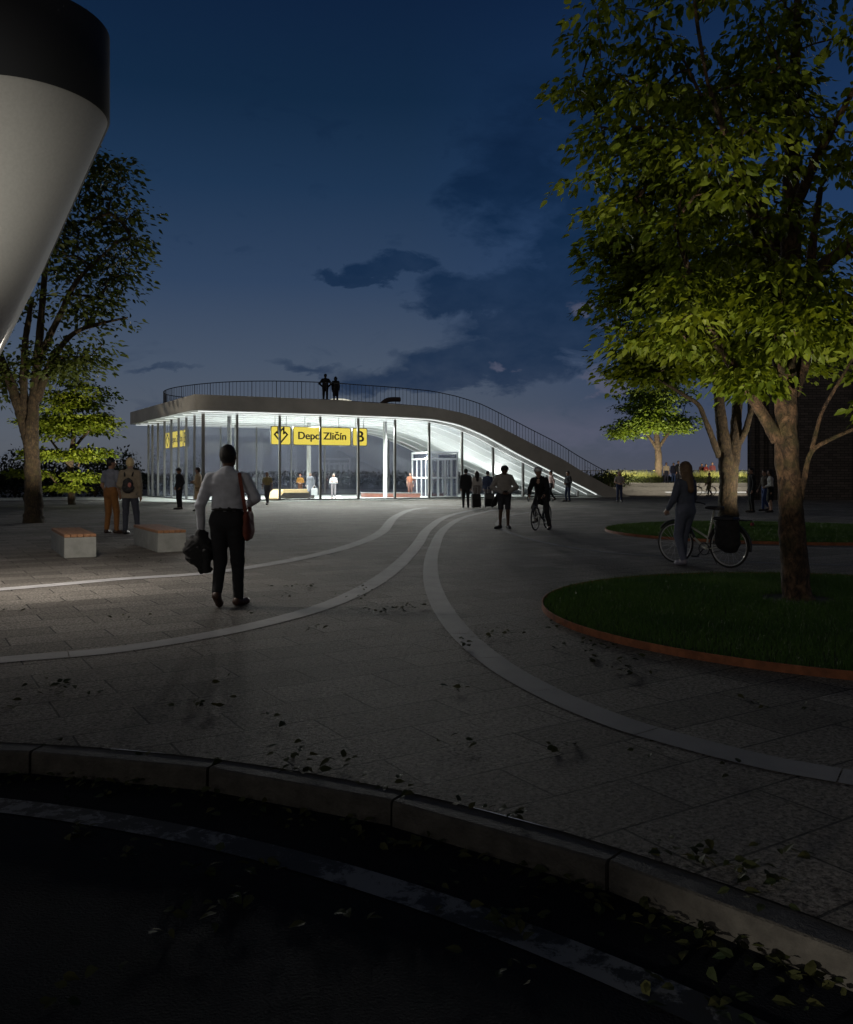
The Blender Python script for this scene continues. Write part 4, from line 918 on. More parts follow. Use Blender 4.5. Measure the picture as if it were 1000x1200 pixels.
# ================================================================== PEOPLE (signed-distance bodies meshed with surface nets)
class SDF:
    def __init__(s, lo, hi, h):
        s.h = h; s.lo = np.array(lo, float); n = np.ceil((np.array(hi)-s.lo)/h).astype(int)+1; s.n = n
        s.F = np.full(n, .3, np.float32); s.ax = [s.lo[i]+h*np.arange(n[i]) for i in range(3)]
    def _win(s, lo, hi):
        i0 = np.clip(np.floor((lo-s.lo)/s.h).astype(int), 0, s.n-1); i1 = np.clip(np.ceil((hi-s.lo)/s.h).astype(int)+1, 1, s.n)
        return tuple(slice(a, b) for a, b in zip(i0, i1))
    def _add(s, w, d, k):
        f = s.F[w]
        if k > 0: hh = np.maximum(k-np.abs(f-d), 0)/k; s.F[w] = np.minimum(f, d)-hh*hh*k*.25
        else: s.F[w] = np.minimum(f, d)
    def cap(s, a, b, ra, rb=None, k=.03, ys=1.0, xs=1.0):
        a = np.array(a, float); b = np.array(b, float); rb = ra if rb is None else rb; m = max(ra, rb)*max(1, 1/ys, xs, ys)+k+.06
        w = s._win(np.minimum(a, b)-m, np.maximum(a, b)+m); sc_ = np.array([xs, ys, 1.0]); A = a/sc_; B = (b-a)/sc_
        X = s.ax[0][w[0]][:, None, None]/xs-A[0]; Y = s.ax[1][w[1]][None, :, None]/ys-A[1]; Z = s.ax[2][w[2]][None, None, :]-A[2]
        L = max(B @ B, 1e-9); t_ = np.clip((X*B[0]+Y*B[1]+Z*B[2])/L, 0, 1)
        d = np.sqrt((X-t_*B[0])**2+(Y-t_*B[1])**2+(Z-t_*B[2])**2)-(ra+(rb-ra)*t_); s._add(w, (d*min(xs, ys, 1)).astype(np.float32), k); return s
    def ell(s, c, r, k=.02):
        c = np.array(c, float); r = np.array(r, float); m = r+k+.05; w = s._win(c-m, c+m)
        X = (s.ax[0][w[0]][:, None, None]-c[0])/r[0]; Y = (s.ax[1][w[1]][None, :, None]-c[1])/r[1]; Z = (s.ax[2][w[2]][None, None, :]-c[2])/r[2]
        q = np.sqrt(X*X+Y*Y+Z*Z); s._add(w, ((q-1)*min(r)).astype(np.float32), k); return s
    def cut(s, c, n):                    # keep the side where n.(p-c) < 0
        n = np.array(n, float); n /= np.linalg.norm(n)
        d = (s.ax[0][:, None, None]-c[0])*n[0]+(s.ax[1][None, :, None]-c[1])*n[1]+(s.ax[2][None, None, :]-c[2])*n[2]
        s.F = np.maximum(s.F, d.astype(np.float32)); return s
    def ripple(s, amp, f, seed=0.0):
        X = s.ax[0][:, None, None]; Y = s.ax[1][None, :, None]; Z = s.ax[2][None, None, :]
        s.F = (s.F+amp*(np.sin(X*f+seed+3*np.sin(Z*f*.43+Y*9))*np.sin(Z*f*1.3+seed*2+2*np.sin(X*f*.5)))).astype(np.float32); return s
    def mesh(s, name):
        F = s.F; h = s.h; ins = F < 0; cx = ins[:-1, :-1, :-1]; allin = cx.copy(); anyin = cx.copy()
        for dx in (0, 1):
            for dy in (0, 1):
                for dz in (0, 1):
                    q = ins[dx:ins.shape[0]-1+dx, dy:ins.shape[1]-1+dy, dz:ins.shape[2]-1+dz]; allin &= q; anyin |= q
        act = np.argwhere(anyin & ~allin)
        if len(act) == 0: return None
        idx = np.full(cx.shape, -1, np.int32); idx[tuple(act.T)] = np.arange(len(act)); acc = np.zeros((len(act), 3)); cnt = np.zeros(len(act))
        cs = [(0,0,0),(1,0,0),(0,1,0),(1,1,0),(0,0,1),(1,0,1),(0,1,1),(1,1,1)]
        val = [F[act[:, 0]+c[0], act[:, 1]+c[1], act[:, 2]+c[2]] for c in cs]
        for a, b in ((0,1),(2,3),(4,5),(6,7),(0,2),(1,3),(4,6),(5,7),(0,4),(1,5),(2,6),(3,7)):
            m = (val[a] < 0) != (val[b] < 0); t_ = np.where(m, val[a]/np.where(m, val[a]-val[b], 1), 0)
            acc += np.where(m[:, None], np.array(cs[a])+t_[:, None]*(np.array(cs[b])-np.array(cs[a])), 0); cnt += m
        V = s.lo+h*(act+acc/cnt[:, None]); Q = []
        for axis in range(3):
            o1, o2 = [(1, 2), (2, 0), (0, 1)][axis]
            sl = [slice(None)]*3; sl2 = [slice(None)]*3; sl[axis] = slice(0, -1); sl2[axis] = slice(1, None)
            E = np.argwhere(ins[tuple(sl)] != ins[tuple(sl2)]); e1 = np.zeros(3, int); e1[o1] = 1; e2 = np.zeros(3, int); e2[o2] = 1
            ok = (E[:, o1] > 0) & (E[:, o2] > 0) & (E[:, o1] < cx.shape[o1]) & (E[:, o2] < cx.shape[o2]); E = E[ok]
            if len(E) == 0: continue
            g = lambda p: idx[p[:, 0], p[:, 1], p[:, 2]]
            f = np.stack([g(E-e1-e2), g(E-e2), g(E), g(E-e1)], 1); fl = ~ins[tuple(E.T)]; f[fl] = f[fl][:, ::-1]; Q.append(f)
        Fq = np.concatenate(Q); Fq = Fq[(Fq >= 0).all(1)]
        return mesh_np(name, V, Fq, True)

CM = {}
def cloth(col, rough=.85):
    key = (tuple(col), rough)
    if key not in CM: CM[key] = mat('cloth_%d' % len(CM), lin(col), rough, var=.12, vscale=14, bump=.15, bscale=60)
    return CM[key]
SKIN = {'light': mat('skin_light', (.42, .26, .19), .5), 'tan': mat('skin_tan', (.3, .17, .11), .5), 'dark': mat('skin_dark', (.10, .055, .035), .5)}
def V3(*a): return np.array(a, float)
BASE = dict(pelvis=(0, 0, .95), waist=(0, 0, 1.08), chest=(0, 0, 1.3), neck=(0, -.005, 1.46), head=(0, .02, 1.635),
    shL=(-.18, 0, 1.41), elL=(-.225, -.03, 1.13), wrL=(-.225, .05, .89), shR=(.18, 0, 1.41), elR=(.225, -.03, 1.13), wrR=(.225, .05, .89),
    hiL=(-.088, 0, .92), knL=(-.1, .02, .5), anL=(-.11, -.02, .09), toL=(-.13, .13, .035), hiR=(.088, 0, .92), knR=(.1, .02, .5), anR=(.11, -.02, .09), toR=(.13, .13, .035))
PARTS = {'shirt': 'shirt', 'coat': 'coat', 'jacket': 'jacket', 'hoodie': 'hoodie'}
def person(label, loc, face, h=1.75, top=('shirt', (120, 120, 125)), legs=('trousers', (35, 37, 45)), hair=('short', (30, 22, 18)), shoe=(25, 22, 20), skin='light', pose=None, group=None,
           res=.02, bulk=1.0, headdir=0.0, sleeve=1.0, hat=None, eyes=False):
    """face: heading in degrees, 0 = away from the camera (+Y), 180 = towards it"""
    k = h/1.75; J = {a: V3(*b)*k for a, b in BASE.items()}
    for a, b in (pose or {}).items(): J[a] = V3(*b)*k
    g = thing('person', label, 'person', loc, R(face), group); lo = np.min([v for v in J.values()], 0)-.36*k; hi = np.max([v for v in J.values()], 0)+.34*k; lo[2] = -.03
    new = lambda: SDF(lo, hi, res)
    mn = res*.72
    rr = lambda v: max(v*k, mn)
    c_, s_ = cos(headdir), sin(headdir); hd = J['head']; fw = V3(-s_, c_, 0)          # direction of the face
    sd_ = V3(c_, s_, 0)
    # ---- one continuous body: head with face, neck, trunk, arms, hands with fingers, legs, feet
    b = new(); neck = J['neck']
    up = (hd-neck); up = up/np.linalg.norm(up)
    b.ell(hd+up*.012*k, (.083*k, .1*k, .113*k), .02).ell(hd+fw*.03*k-up*.058*k, (.06*k, .066*k, .065*k), .03)
    b.cap(hd+fw*.095*k+up*.012*k, hd+fw*.116*k-up*.022*k, rr(.011), rr(.015), .012)
    for sg in (-1, 1): b.ell(hd+sd_*sg*.085*k-fw*.005*k-up*.005*k, (.014*k, .022*k, .03*k), .008)
    b.cap(hd+fw*.088*k-up*.062*k-sd_*.02*k, hd+fw*.088*k-up*.062*k+sd_*.02*k, rr(.009), None, .008)
    b.cap(neck-up*.05*k, hd-up*.05*k, .056*k, .05*k, .03)
    b.cap(J['neck']-V3(0, 0, .1)*k, J['waist'], .12*k, .115*k, .05, .7); b.cap(J['waist'], J['pelvis'], .115*k, .125*k, .05, .75)
    for sd in 'LR':
        sh, el, wr, hp, kn, an, to = (J[q+sd] for q in ('sh', 'el', 'wr', 'hi', 'kn', 'an', 'to'))
        b.cap(J['chest']+V3(0, 0, .08)*k, sh, .06*k, .05*k, .05); b.cap(sh, el, rr(.047), rr(.038), .03); b.cap(el, wr, rr(.039), rr(.027), .02)
        d = wr-el; d = d/np.linalg.norm(d); sx_ = -1 if sd == 'L' else 1; e = V3(-sx_, .25, 0); e = e-d*(e @ d); e /= np.linalg.norm(e); f = np.cross(d, e)
        b.cap(wr+d*.02*k, wr+d*.075*k, rr(.03), rr(.034), .015)
        for q, L in zip((-1.5, -.5, .5, 1.5), (.072, .085, .08, .06)):
            p0 = wr+d*.09*k+f*q*.019*k; p1 = p0+d*L*.5*k+e*.006*k; p2 = p1+d*L*.42*k+e*.026*k
            b.cap(p0, p1, rr(.0095), rr(.009), .004); b.cap(p1, p2, rr(.009), rr(.0075), .004)
        t0 = wr+d*.035*k+f*.03*k*(-sx_ if False else 1); t1 = t0+d*.035*k+f*.022*k+e*.012*k; t2 = t1+d*.03*k+e*.012*k
        b.cap(t0, t1, rr(.012), rr(.011), .006); b.cap(t1, t2, rr(.011), rr(.009), .004)
        b.cap(hp, kn, .075*k, .052*k, .04); b.cap(kn, an, .052*k, .036*k, .03); b.cap(kn+(an-kn)*.25-V3(0, .018, 0)*k, kn+(an-kn)*.45-V3(0, .018, 0)*k, .045*k, .04*k, .03)
        b.cap(an, to, rr(.034), rr(.026), .02)
    link('body', b.mesh('body'), SKIN[skin], g)
    # ---- upper garment
    kind, col = top; t_ = new(); bk = bulk; loose = {'shirt': 1.0, 'tee': .97, 'jacket': 1.1, 'coat': 1.14, 'hoodie': 1.14}[kind]
    sh_l, sh_r = J['shL'], J['shR']
    t_.cap(sh_l*.72+sh_r*.28-V3(0, 0, .035)*k, sh_r*.72+sh_l*.28-V3(0, 0, .035)*k, .092*k*loose, None, .05)
    t_.cap(J['chest']+V3(0, 0, .03)*k, J['waist'], .165*k*loose*bk, .148*k*loose*bk, .05, .68); t_.cap(J['waist'], J['pelvis']+V3(0, 0, .015)*k, .15*k*loose*bk, .155*k*loose*bk, .05, .72)
    t_.cap((sh_l+sh_r)/2-V3(0, 0, .03)*k, neck+V3(0, 0, .0)*k, .1*k, .062*k, .06)
    if kind in ('coat', 'jacket', 'shirt'): t_.cap(neck-V3(0, .01, .0)*k, neck+V3(0, 0, .028)*k, .064*k, .06*k, .015)
    if kind == 'coat': t_.cap(J['pelvis']+V3(0, 0, .05)*k, (J['knL']+J['knR'])/2+V3(0, 0, .02)*k, .165*k, .2*k, .05, .74)
    if kind == 'jacket': t_.cap(J['pelvis']+V3(0, 0, .04)*k, J['pelvis']-V3(0, 0, .07)*k, .19*k*bk, .196*k*bk, .04, .68)
    cut0 = J['pelvis'][2]+(.0 if kind == 'coat' else (-.1 if kind == 'jacket' else .115))*k
    if kind == 'coat': cut0 = (J['knL'][2]+J['knR'][2])/2-.0
    t_.cut((0, 0, max(cut0-.02, .05)), (0, 0, -1)) if not pose or 'nocut' not in pose else None
    for sd in 'LR':
        sh, el, wr = J['sh'+sd], J['el'+sd], J['wr'+sd]
        if sleeve >= 1 and kind != 'tee': t_.cap(sh, el, .066*k*loose, .056*k*loose, .045); t_.cap(el, wr-(wr-el)*.03, .056*k*loose, .042*k*loose, .025)
        else: t_.cap(sh, sh+(el-sh)*.62, .066*k, .062*k, .045)
    t_.ripple(.0035*k, 34, 1.3*len(label)); link({'tee': 'shirt'}.get(kind, kind), t_.mesh(kind), cloth(col), g)
    # ---- lower garment
    kind, col = legs; l_ = new(); hp0, hp1 = J['hiL'], J['hiR']
    l_.cap(hp0+V3(0, 0, .04)*k, hp1+V3(0, 0, .04)*k, .1*k*bk, None, .05, .95); l_.cap(J['pelvis'], J['waist']-V3(0, 0, .03)*k, .152*k*bk, .158*k*bk, .04, .74)
    if kind == 'skirt': l_.cap(J['pelvis'], (J['knL']+J['knR'])/2+V3(0, 0, .06)*k, .15*k, .165*k, .05, .8)
    else:
        for sd in 'LR':
            hp, kn, an = J['hi'+sd], J['kn'+sd], J['an'+sd]; e = an+V3(0, 0, .012)*k
            l_.cap(hp, kn, .098*k*bk, .072*k, .03)
            if kind == 'shorts': continue
            l_.cap(kn, e, .07*k, .055*k, .03)
        if kind == 'shorts':
            l_.cut((0, 0, (J['knL'][2]+J['knR'][2])/2+.03*k), (0, 0, -1))
    l_.ripple(.0025*k, 30, 2.1*len(label)); link(kind, l_.mesh(kind), cloth(col), g)
    for sd in 'LR':
        an, to = J['an'+sd], J['to'+sd]; d = V3(to[0]-an[0], to[1]-an[1], 0); d /= max(np.linalg.norm(d), 1e-6); f_ = SDF(np.minimum(an, to)-.16, np.maximum(an, to)+.16, min(res, .016))
        f_.cap(an-d*.035*k+V3(0, 0, -.035)*k, to, .048*k, .042*k, .03); f_.cap(to, to+d*.045*k-V3(0, 0, .004), .042*k, .034*k, .02); f_.cap(an-V3(0, 0, .03)*k, an+V3(0, 0, .0)*k, .046*k, .046*k, .02)
        if min(an[2], to[2]) < .12*k and abs(an[2]-to[2]) < .09*k: f_.cut((0, 0, .004), (0, 0, -1))
        link('shoe', f_.mesh('shoe'), cloth(shoe, .5), g)
    if hair:
        kind, col = hair; q = new(); bc = -fw
        if kind in ('short', 'bun', 'bald'):
            q.ell(hd+bc*.012*k+up*.022*k, (.092*k, .108*k, .118*k), .01)
            q.cut(hd+fw*.045*k+up*.03*k, (fw[0]*.8, fw[1]*.8, -.62)); q.cut(hd-up*.075*k, (0, 0, -1))
        else:
            q.ell(hd+bc*.014*k+up*.02*k, (.098*k, .114*k, .122*k), .01); q.cut(hd+fw*.05*k+up*.03*k, (fw[0]*.85, fw[1]*.85, -.5))
            ln = .34 if kind == 'long' else .14
            q.cap(hd+bc*.055*k+up*.02*k, hd+bc*.10*k-up*ln*k, .085*k, .062*k, .04)
            for sg in (-1, 1): q.cap(hd+bc*.02*k+sd_*sg*.07*k, hd+bc*.045*k+sd_*sg*.085*k-up*(ln-.06)*k, .04*k, .035*k, .04)
            q.ripple(.004*k, 60, 1.0)
        if kind == 'bun': q.ell(hd+bc*.11*k+up*.05*k, (.045*k, .045*k, .045*k), .01)
        link('hair', q.mesh('hair'), cloth(col, .6), g)
    if hat:
        q = new()
        if hat[0] == 'cap': q.ell(hd+up*.05*k, (.1*k, .117*k, .09*k), .01); q.cap(hd+fw*.09*k+up*.05*k, hd+fw*.15*k+up*.04*k, .03*k, .028*k, .02, 1.0)
        if hat[0] == 'helmet': q.ell(hd+up*.045*k-fw*.01*k, (.112*k, .142*k, .106*k), .01); q.cut(hd+up*.01*k, (0, fw[1]*.0, -1))
        if hat[0] == 'hat': q.cap(hd+up*.06*k, hd+up*.15*k, .088*k, .078*k, .01); q.ell(hd+up*.065*k, (.14*k, .15*k, .018*k), .01)
        link(hat[0], q.mesh(hat[0]), cloth(hat[1], .5), g)
        if hat[0] == 'helmet':
            b = MB()
            for sg in (-1, 0, 1): b.tube([tuple(hd+fw*(.10-.02*abs(sg))*k+sd_*sg*.05*k+up*.105*k), tuple(hd+sd_*sg*.05*k+up*.146*k-V3(0, 0, .012*abs(sg))), tuple(hd-fw*.11*k+sd_*sg*.05*k+up*.098*k)], .009, 5)
            b.build('vent', BLACK, g)
    if eyes:
        for sg in (-1, 1): MB().sphere(tuple(hd+fw*.09*k+sd_*sg*.034*k+up*.012*k), .0115*k, 8, 6).build('eye', cloth((30, 26, 24), .2), g, smooth=True)
    g['_k'] = k; del g['_k']
    return g, J
def on_ground(px, py): x, y = gp(px, py); return (x, y, 0.0)
HANDS_FRONT = dict(elL=(-.27, .0, 1.13), wrL=(-.1, .19, 1.05), elR=(.27, .0, 1.13), wrR=(.1, .19, 1.05))
POCKET = dict(elL=(-.27, -.05, 1.14), wrL=(-.2, .06, .95), elR=(.27, -.05, 1.14), wrR=(.2, .06, .95))
WALK = dict(knL=(-.09, .12, .52), anL=(-.09, .14, .1), toL=(-.1, .29, .045), knR=(.09, .0, .5), anR=(.09, -.24, .17), toR=(.1, -.12, .045), elL=(-.23, -.1, 1.14), wrL=(-.22, -.08, .9), elR=(.23, .02, 1.13), wrR=(.22, .16, .93))
CROSSED = dict(elL=(-.25, .03, 1.13), wrL=(.08, .2, 1.2), elR=(.25, .03, 1.13), wrR=(-.08, .2, 1.16))
HIPS = dict(elL=(-.36, -.03, 1.15), wrL=(-.2, .06, 1.0), elR=(.36, -.03, 1.15), wrR=(.2, .06, 1.0))
ASYM = dict(knL=(-.1, .03, .5), anL=(-.13, .0, .09), toL=(-.18, .13, .035), knR=(.11, .07, .51), anR=(.16, .02, .09), toR=(.24, .14, .035))

# --- man in the foreground, seen from behind
mx, my = xat(267, 9.6), 9.6
man, JM = person('man in a white shirt walking away with a red shoulder bag and carrying a jacket', (mx, my, 0), 0, 1.81, ('shirt', (186, 190, 200)), ('trousers', (24, 25, 30)), ('short', (28, 23, 21)), (62, 38, 27), 'dark',
    dict(shL=(-.19, 0, 1.40), elL=(-.29, -.03, 1.11), wrL=(-.295, .03, .85), shR=(.19, 0, 1.40), elR=(.305, -.02, 1.18), wrR=(.18, .2, 1.10), head=(0, .03, 1.63),
         hiL=(-.092, 0, .9), hiR=(.092, 0, .9), knL=(-.085, .02, .50), anL=(-.085, -.12, .175), toL=(-.085, -.02, .045), knR=(.095, .06, .49), anR=(.10, .08, .085), toR=(.145, .21, .035)), res=.0075, bulk=1.06, headdir=-.25)
k = 1.81/1.75
belt = MB().tube([(.166*cos(a), .128*sin(a), 1.062*k) for a in np.linspace(0, 2*pi, 28, False)], .017, 6, closed=True); belt.build('belt', cloth((20, 18, 17), .5), man)
LEATHER = mat('red_leather', (.15, .035, .02), .75, var=.25, vscale=8, bump=.2, bscale=40)
bag = thing('shoulder_bag', 'red brown leather bag hanging at the right hip of the man in the white shirt', 'bag', (mx, my, 0))
q = SDF((.12, -.24, .70), (.36, .24, 1.14), .008); q.cap((.238, -.08, .86), (.238, .08, .86), .11, None, .02, 1, .42); q.cap((.232, -.1, 1.02), (.232, .1, 1.02), .07, None, .05, 1, .5); q.cut((0, 0, 1.07), (0, 0, 1)); q.ripple(.003, 30, 2)
link('bag_body', q.mesh('bag_body'), LEATHER, bag)
st_ = cr([(.222, .12, 1.06), (.205, .135, 1.25), (.15, .08, 1.47), (.135, 0, 1.515), (.15, -.085, 1.47), (.20, -.15, 1.25), (.222, -.12, 1.06)], 6)
b = MB(); 
for i in range(len(st_)-1):
    pass
L1 = [tuple(p+np.array((-.016, 0, 0))) for p in st_]; L2 = [tuple(p+np.array((.022, 0, -.004))) for p in st_]
b.grid([L1, L2]); b.grid([[tuple(np.array(p)+(0.004, 0, -.006)) for p in L2], [tuple(np.array(p)+(.004, 0, -.006)) for p in L1]]); b.build('strap', LEATHER, bag)
jk = thing('folded_jacket', 'dark jacket held folded in the left hand of the man in the white shirt', 'jacket', (mx-.30*k, my+.03, 0))
q = SDF((-.3, -.24, .28), (.3, .24, .98), .009); q.cap((0, 0, .80), (-.06, 0, .66), .05, .13, .06, .6); q.cap((.04, 0, .78), (.06, .01, .62), .06, .11, .06, .6); q.cap((-.1, .02, .66), (-.06, .02, .52), .09, .07, .05, .6)
q.cap((.05, -.02, .62), (.06, -.02, .44), .085, .06, .04, .6); q.cap((.0, .0, .86), (0, 0, .78), .03, .05, .04); q.cap((-.03, -.03, .55), (.02, -.03, .47), .08, .06, .04, .6); q.ripple(.011, 26, .7); q.ripple(.004, 58, 2.7)
link('cloth_body', q.mesh('cloth_body'), cloth((20, 21, 25), .8), jk)
q = SDF((-.1, -.15, .3), (.2, .15, .7), .009); q.cap((.07, -.05, .62), (.085, -.05, .4), .05, .046, .02); q.cut((0, 0, .385), (0, 0, -1)); q.ripple(.004, 40, .7)
link('sleeve', q.mesh('sleeve'), cloth((20, 21, 25), .8), jk)

# --- couple behind the benches
Yc = 21.8
person('man in a grey tee shirt and mustard trousers standing behind the benches', (xat(130, Yc), Yc, 0), -25, 1.93, ('tee', (118, 122, 134)), ('trousers', (128, 86, 44)), ('short', (22, 19, 18)), (50, 34, 24), 'tan',
    dict(**ASYM, elL=(-.25, -.02, 1.12), wrL=(-.2, .08, .92), elR=(.25, -.02, 1.12), wrR=(.2, .08, .92)), res=.012, headdir=-.5)
pb, JB = person('blond person in a beige jacket with a backpack standing behind the benches', (xat(152.5, Yc-.2), Yc-.2, 0), 5, 1.92, ('jacket', (142, 130, 112)), ('trousers', (58, 62, 74)), ('short', (214, 192, 146)), (22, 22, 24), 'light',
    dict(knL=(-.1, .03, .5), anL=(-.1, -.03, .09), toL=(-.08, .13, .035), knR=(.14, .02, .5), anR=(.19, -.06, .09), toR=(.26, .08, .035), elL=(-.24, .0, 1.13), wrL=(-.14, .16, 1.0)), res=.012)
bp_ = thing('backpack', 'dark patterned backpack worn by the blond person in the beige jacket', 'backpack', pb.location, R(5)); k = 1.92/1.75
q = SDF((-.26, -.42, .9), (.26, -.02, 1.62), .012); q.cap((0, -.2, 1.3*k-.12), (0, -.19, 1.12*k-.04), .12, .15, .04, .62); q.cap((.0, -.23, 1.12*k), (0, -.23, 1.06*k), .1, .11, .03, .6); q.ripple(.005, 30, 1)
link('pack', q.mesh('pack'), mat('pack_fabric', (.035, .033, .034), .8, var=.8, vscale=18), bp_)
for sg in (-1, 1): MB().tube(cr([(sg*.09, -.16, 1.34*k), (sg*.11, -.07, 1.44*k), (sg*.12, .05, 1.43*k), (sg*.13, .125, 1.3*k), (sg*.13, .08, 1.12*k), (sg*.12, -.14, 1.08*k)], 5), .02, 6).build('strap', BLACK, bp_)
MB().sphere((.07, -.32, 1.14*k), (.045, .03, .06), 10, 8).build('tag', cloth((190, 120, 110)), bp_, smooth=True)

# --- people in front of and inside the pavilion
person('man in dark clothes and a cap standing by the left corner of the pavilion', on_ground(210.5, 597), 135, 1.83, ('jacket', (32, 34, 42)), ('trousers', (22, 22, 27)), ('short', (25, 20, 18)), (60, 58, 56), 'tan', dict(**POCKET), res=.02, hat=('cap', (26, 26, 30)))
person('person in a long beige trench coat facing the man in dark clothes', on_ground(232.5, 599), 90, 1.83, ('coat', (212, 186, 148)), ('trousers', (150, 130, 100)), ('short', (40, 28, 22)), (30, 26, 24), 'light', dict(**CROSSED, knL=(-.08, .0, .5), anL=(-.08, -.02, .09), toL=(-.08, .13, .035)), res=.02)
person('man in an olive shirt walking toward the plaza before the front glass', on_ground(313.5, 591.5), 170, 1.68, ('shirt', (150, 138, 96)), ('trousers', (76, 78, 86)), ('short', (24, 19, 17)), (30, 27, 25), 'tan', WALK, res=.022, sleeve=.5)
yi = 55.0
gcoat, _ = person('man in a grey overcoat with a white bag by the curved bench', (xat(364, yi), yi, .014), 150, 1.68, ('coat', (112, 114, 122)), ('trousers', (50, 50, 58)), ('short', (90, 84, 80)), (30, 27, 25), 'light', WALK, res=.024)
wb = thing('carrier_bag', 'white carrier bag held by the man in the grey overcoat', 'bag', (xat(368.5, yi-.3), yi-.3, .25))
MB().box((0, 0, .22), (.38, .16, .42), bev=.03).build('bag_body', cloth((225, 225, 225)), wb)
MB().tube(cr([(-.1, 0, .43), (-.07, 0, .58), (0, 0, .62), (.07, 0, .58), (.1, 0, .43)], 4), .012, 5).build('handle', cloth((225, 225, 225)), wb)
person('grey haired person in a white shirt and grey trousers inside the pavilion', (xat(391, 55.5), 55.5, .014), 200, 1.6, ('shirt', (226, 226, 228)), ('trousers', (150, 142, 146)), ('short', (150, 140, 130)), (140, 80, 70), 'light', dict(**CROSSED), res=.024)
person('small figure in a yellow top behind the curved bench', (xat(352, 62), 62, .014), 180, 1.6, ('shirt', (150, 104, 40)), ('trousers', (96, 60, 40)), ('short', (120, 50, 35)), (60, 40, 30), 'light', dict(**HANDS_FRONT), res=.026)
person('figure in an orange vest standing left of the lift', (xat(481, 59.5), 59.5, .014), 180, 1.7, ('tee', (170, 110, 84)), ('trousers', (120, 84, 74)), ('short', (60, 40, 30)), (60, 40, 30), 'light', {}, res=.026)

# --- travellers by the glass with suitcases
TG = 'travellers standing with suitcases'
person('man in a black suit seen from behind left of the suitcases', on_ground(546, 595), 0, 1.8, ('jacket', (30, 30, 34)), ('trousers', (24, 24, 28)), ('short', (20, 18, 17)), (18, 17, 17), 'light', {}, TG, res=.02)
person('woman with long dark hair between the suited man and the man in blue', on_ground(559, 593.5), 10, 1.7, ('shirt', (190, 186, 182)), ('trousers', (128, 122, 120)), ('long', (26, 19, 17)), (28, 24, 24), 'light', {}, TG, res=.02)
person('man in a blue jacket at the right of the two suitcases', on_ground(571.5, 592.5), -20, 1.72, ('jacket', (52, 64, 92)), ('trousers', (110, 108, 112)), ('short', (38, 30, 26)), (28, 24, 24), 'light', {}, TG, res=.02)
def suitcase(loc, rz, lab):
    g = thing('suitcase', lab, 'suitcase', loc, rz, 'trolley suitcases'); MB().box((0, 0, .36), (.42, .25, .6), bev=.04).build('shell', BLACK, g)
    for y in (-.12, .12): MB().box((0, y*1.12, .25), (.36, .03, .3), bev=.01).build('pocket', cloth((24, 24, 27)), g)
    for x in (-.15, .15): MB().tube([(x-.02, -.11, .035), (x+.02, -.11, .035)], .035, 10).build('wheel', RUBBER, g)
    MB().tube([(-.12, .08, .64), (-.12, .08, 1.0), (.12, .08, 1.0), (.12, .08, .64)], .012, 6).build('handle', STEEL_L, g); return g
s1 = suitcase(on_ground(558.5, 596), R(12), 'black trolley suitcase behind the woman with long dark hair')
s1.rotation_euler = (R(-10), 0, R(12))
s2 = dup(s1, on_ground(573.5, 595), R(-15), 'black trolley suitcase behind the man in the blue jacket'); s2.rotation_euler = (R(-10), 0, R(-15))

# --- person in hoodie talking with the cyclist
hd_, _ = person('person in a grey hoodie and dark shorts talking to the cyclist', on_ground(591, 619.5), 185, 1.78, ('hoodie', (156, 152, 148)), ('shorts', (52, 54, 62)), ('short', (14, 12, 12)), (22, 22, 24), 'dark',
    dict(head=(0, .07, 1.60), neck=(0, .015, 1.46), elL=(-.34, .0, 1.14), wrL=(-.09, .2, 1.0), elR=(.34, .0, 1.14), wrR=(.09, .2, 1.0), toR=(.24, .1, .035)), res=.013, bulk=1.12, hat=('helmet', (14, 14, 15)))
wv = thing('waist_bag', 'dark cloth bag hanging at the hip of the person in the hoodie', 'bag', hd_.location, R(185))
q = SDF((.05, -.2, .45), (.5, .2, 1.05), .014); q.cap((.2, -.02, .92), (.27, -.03, .7), .04, .075, .03, .7); q.cap((.27, -.03, .7), (.33, -.03, .62), .06, .03, .03); q.ripple(.006, 30, .4); link('bag_body', q.mesh('bag_body'), cloth((18, 18, 20)), wv)

# --- bicycles
def wheel(x, r, g, spokes=20, tyre=.018):
    b = MB().tube([(x+r*cos(a), 0, r+tyre+r*sin(a)) for a in np.linspace(0, 2*pi, 40, False)], tyre, 7, closed=True); w_ = b.build('wheel', RUBBER, g, smooth=True); z = r+tyre
    MB().tube([(x+(r-.022)*cos(a), 0, z+(r-.022)*sin(a)) for a in np.linspace(0, 2*pi, 40, False)], .011, 6, closed=True).build('rim', STEEL_L, w_, smooth=True)
    b = MB()
    for i in range(spokes):
        a = 2*pi*i/spokes; sg = 1 if i % 2 else -1; b.tube([(x+.02*cos(a+.8*sg), sg*.028, z+.02*sin(a+.8*sg)), (x+(r-.02)*cos(a), 0, z+(r-.02)*sin(a))], .0022, 3, False)
    b.tube([(x, -.045, z), (x, .045, z)], .02, 8); b.build('spokes', STEEL_L, w_); return w_
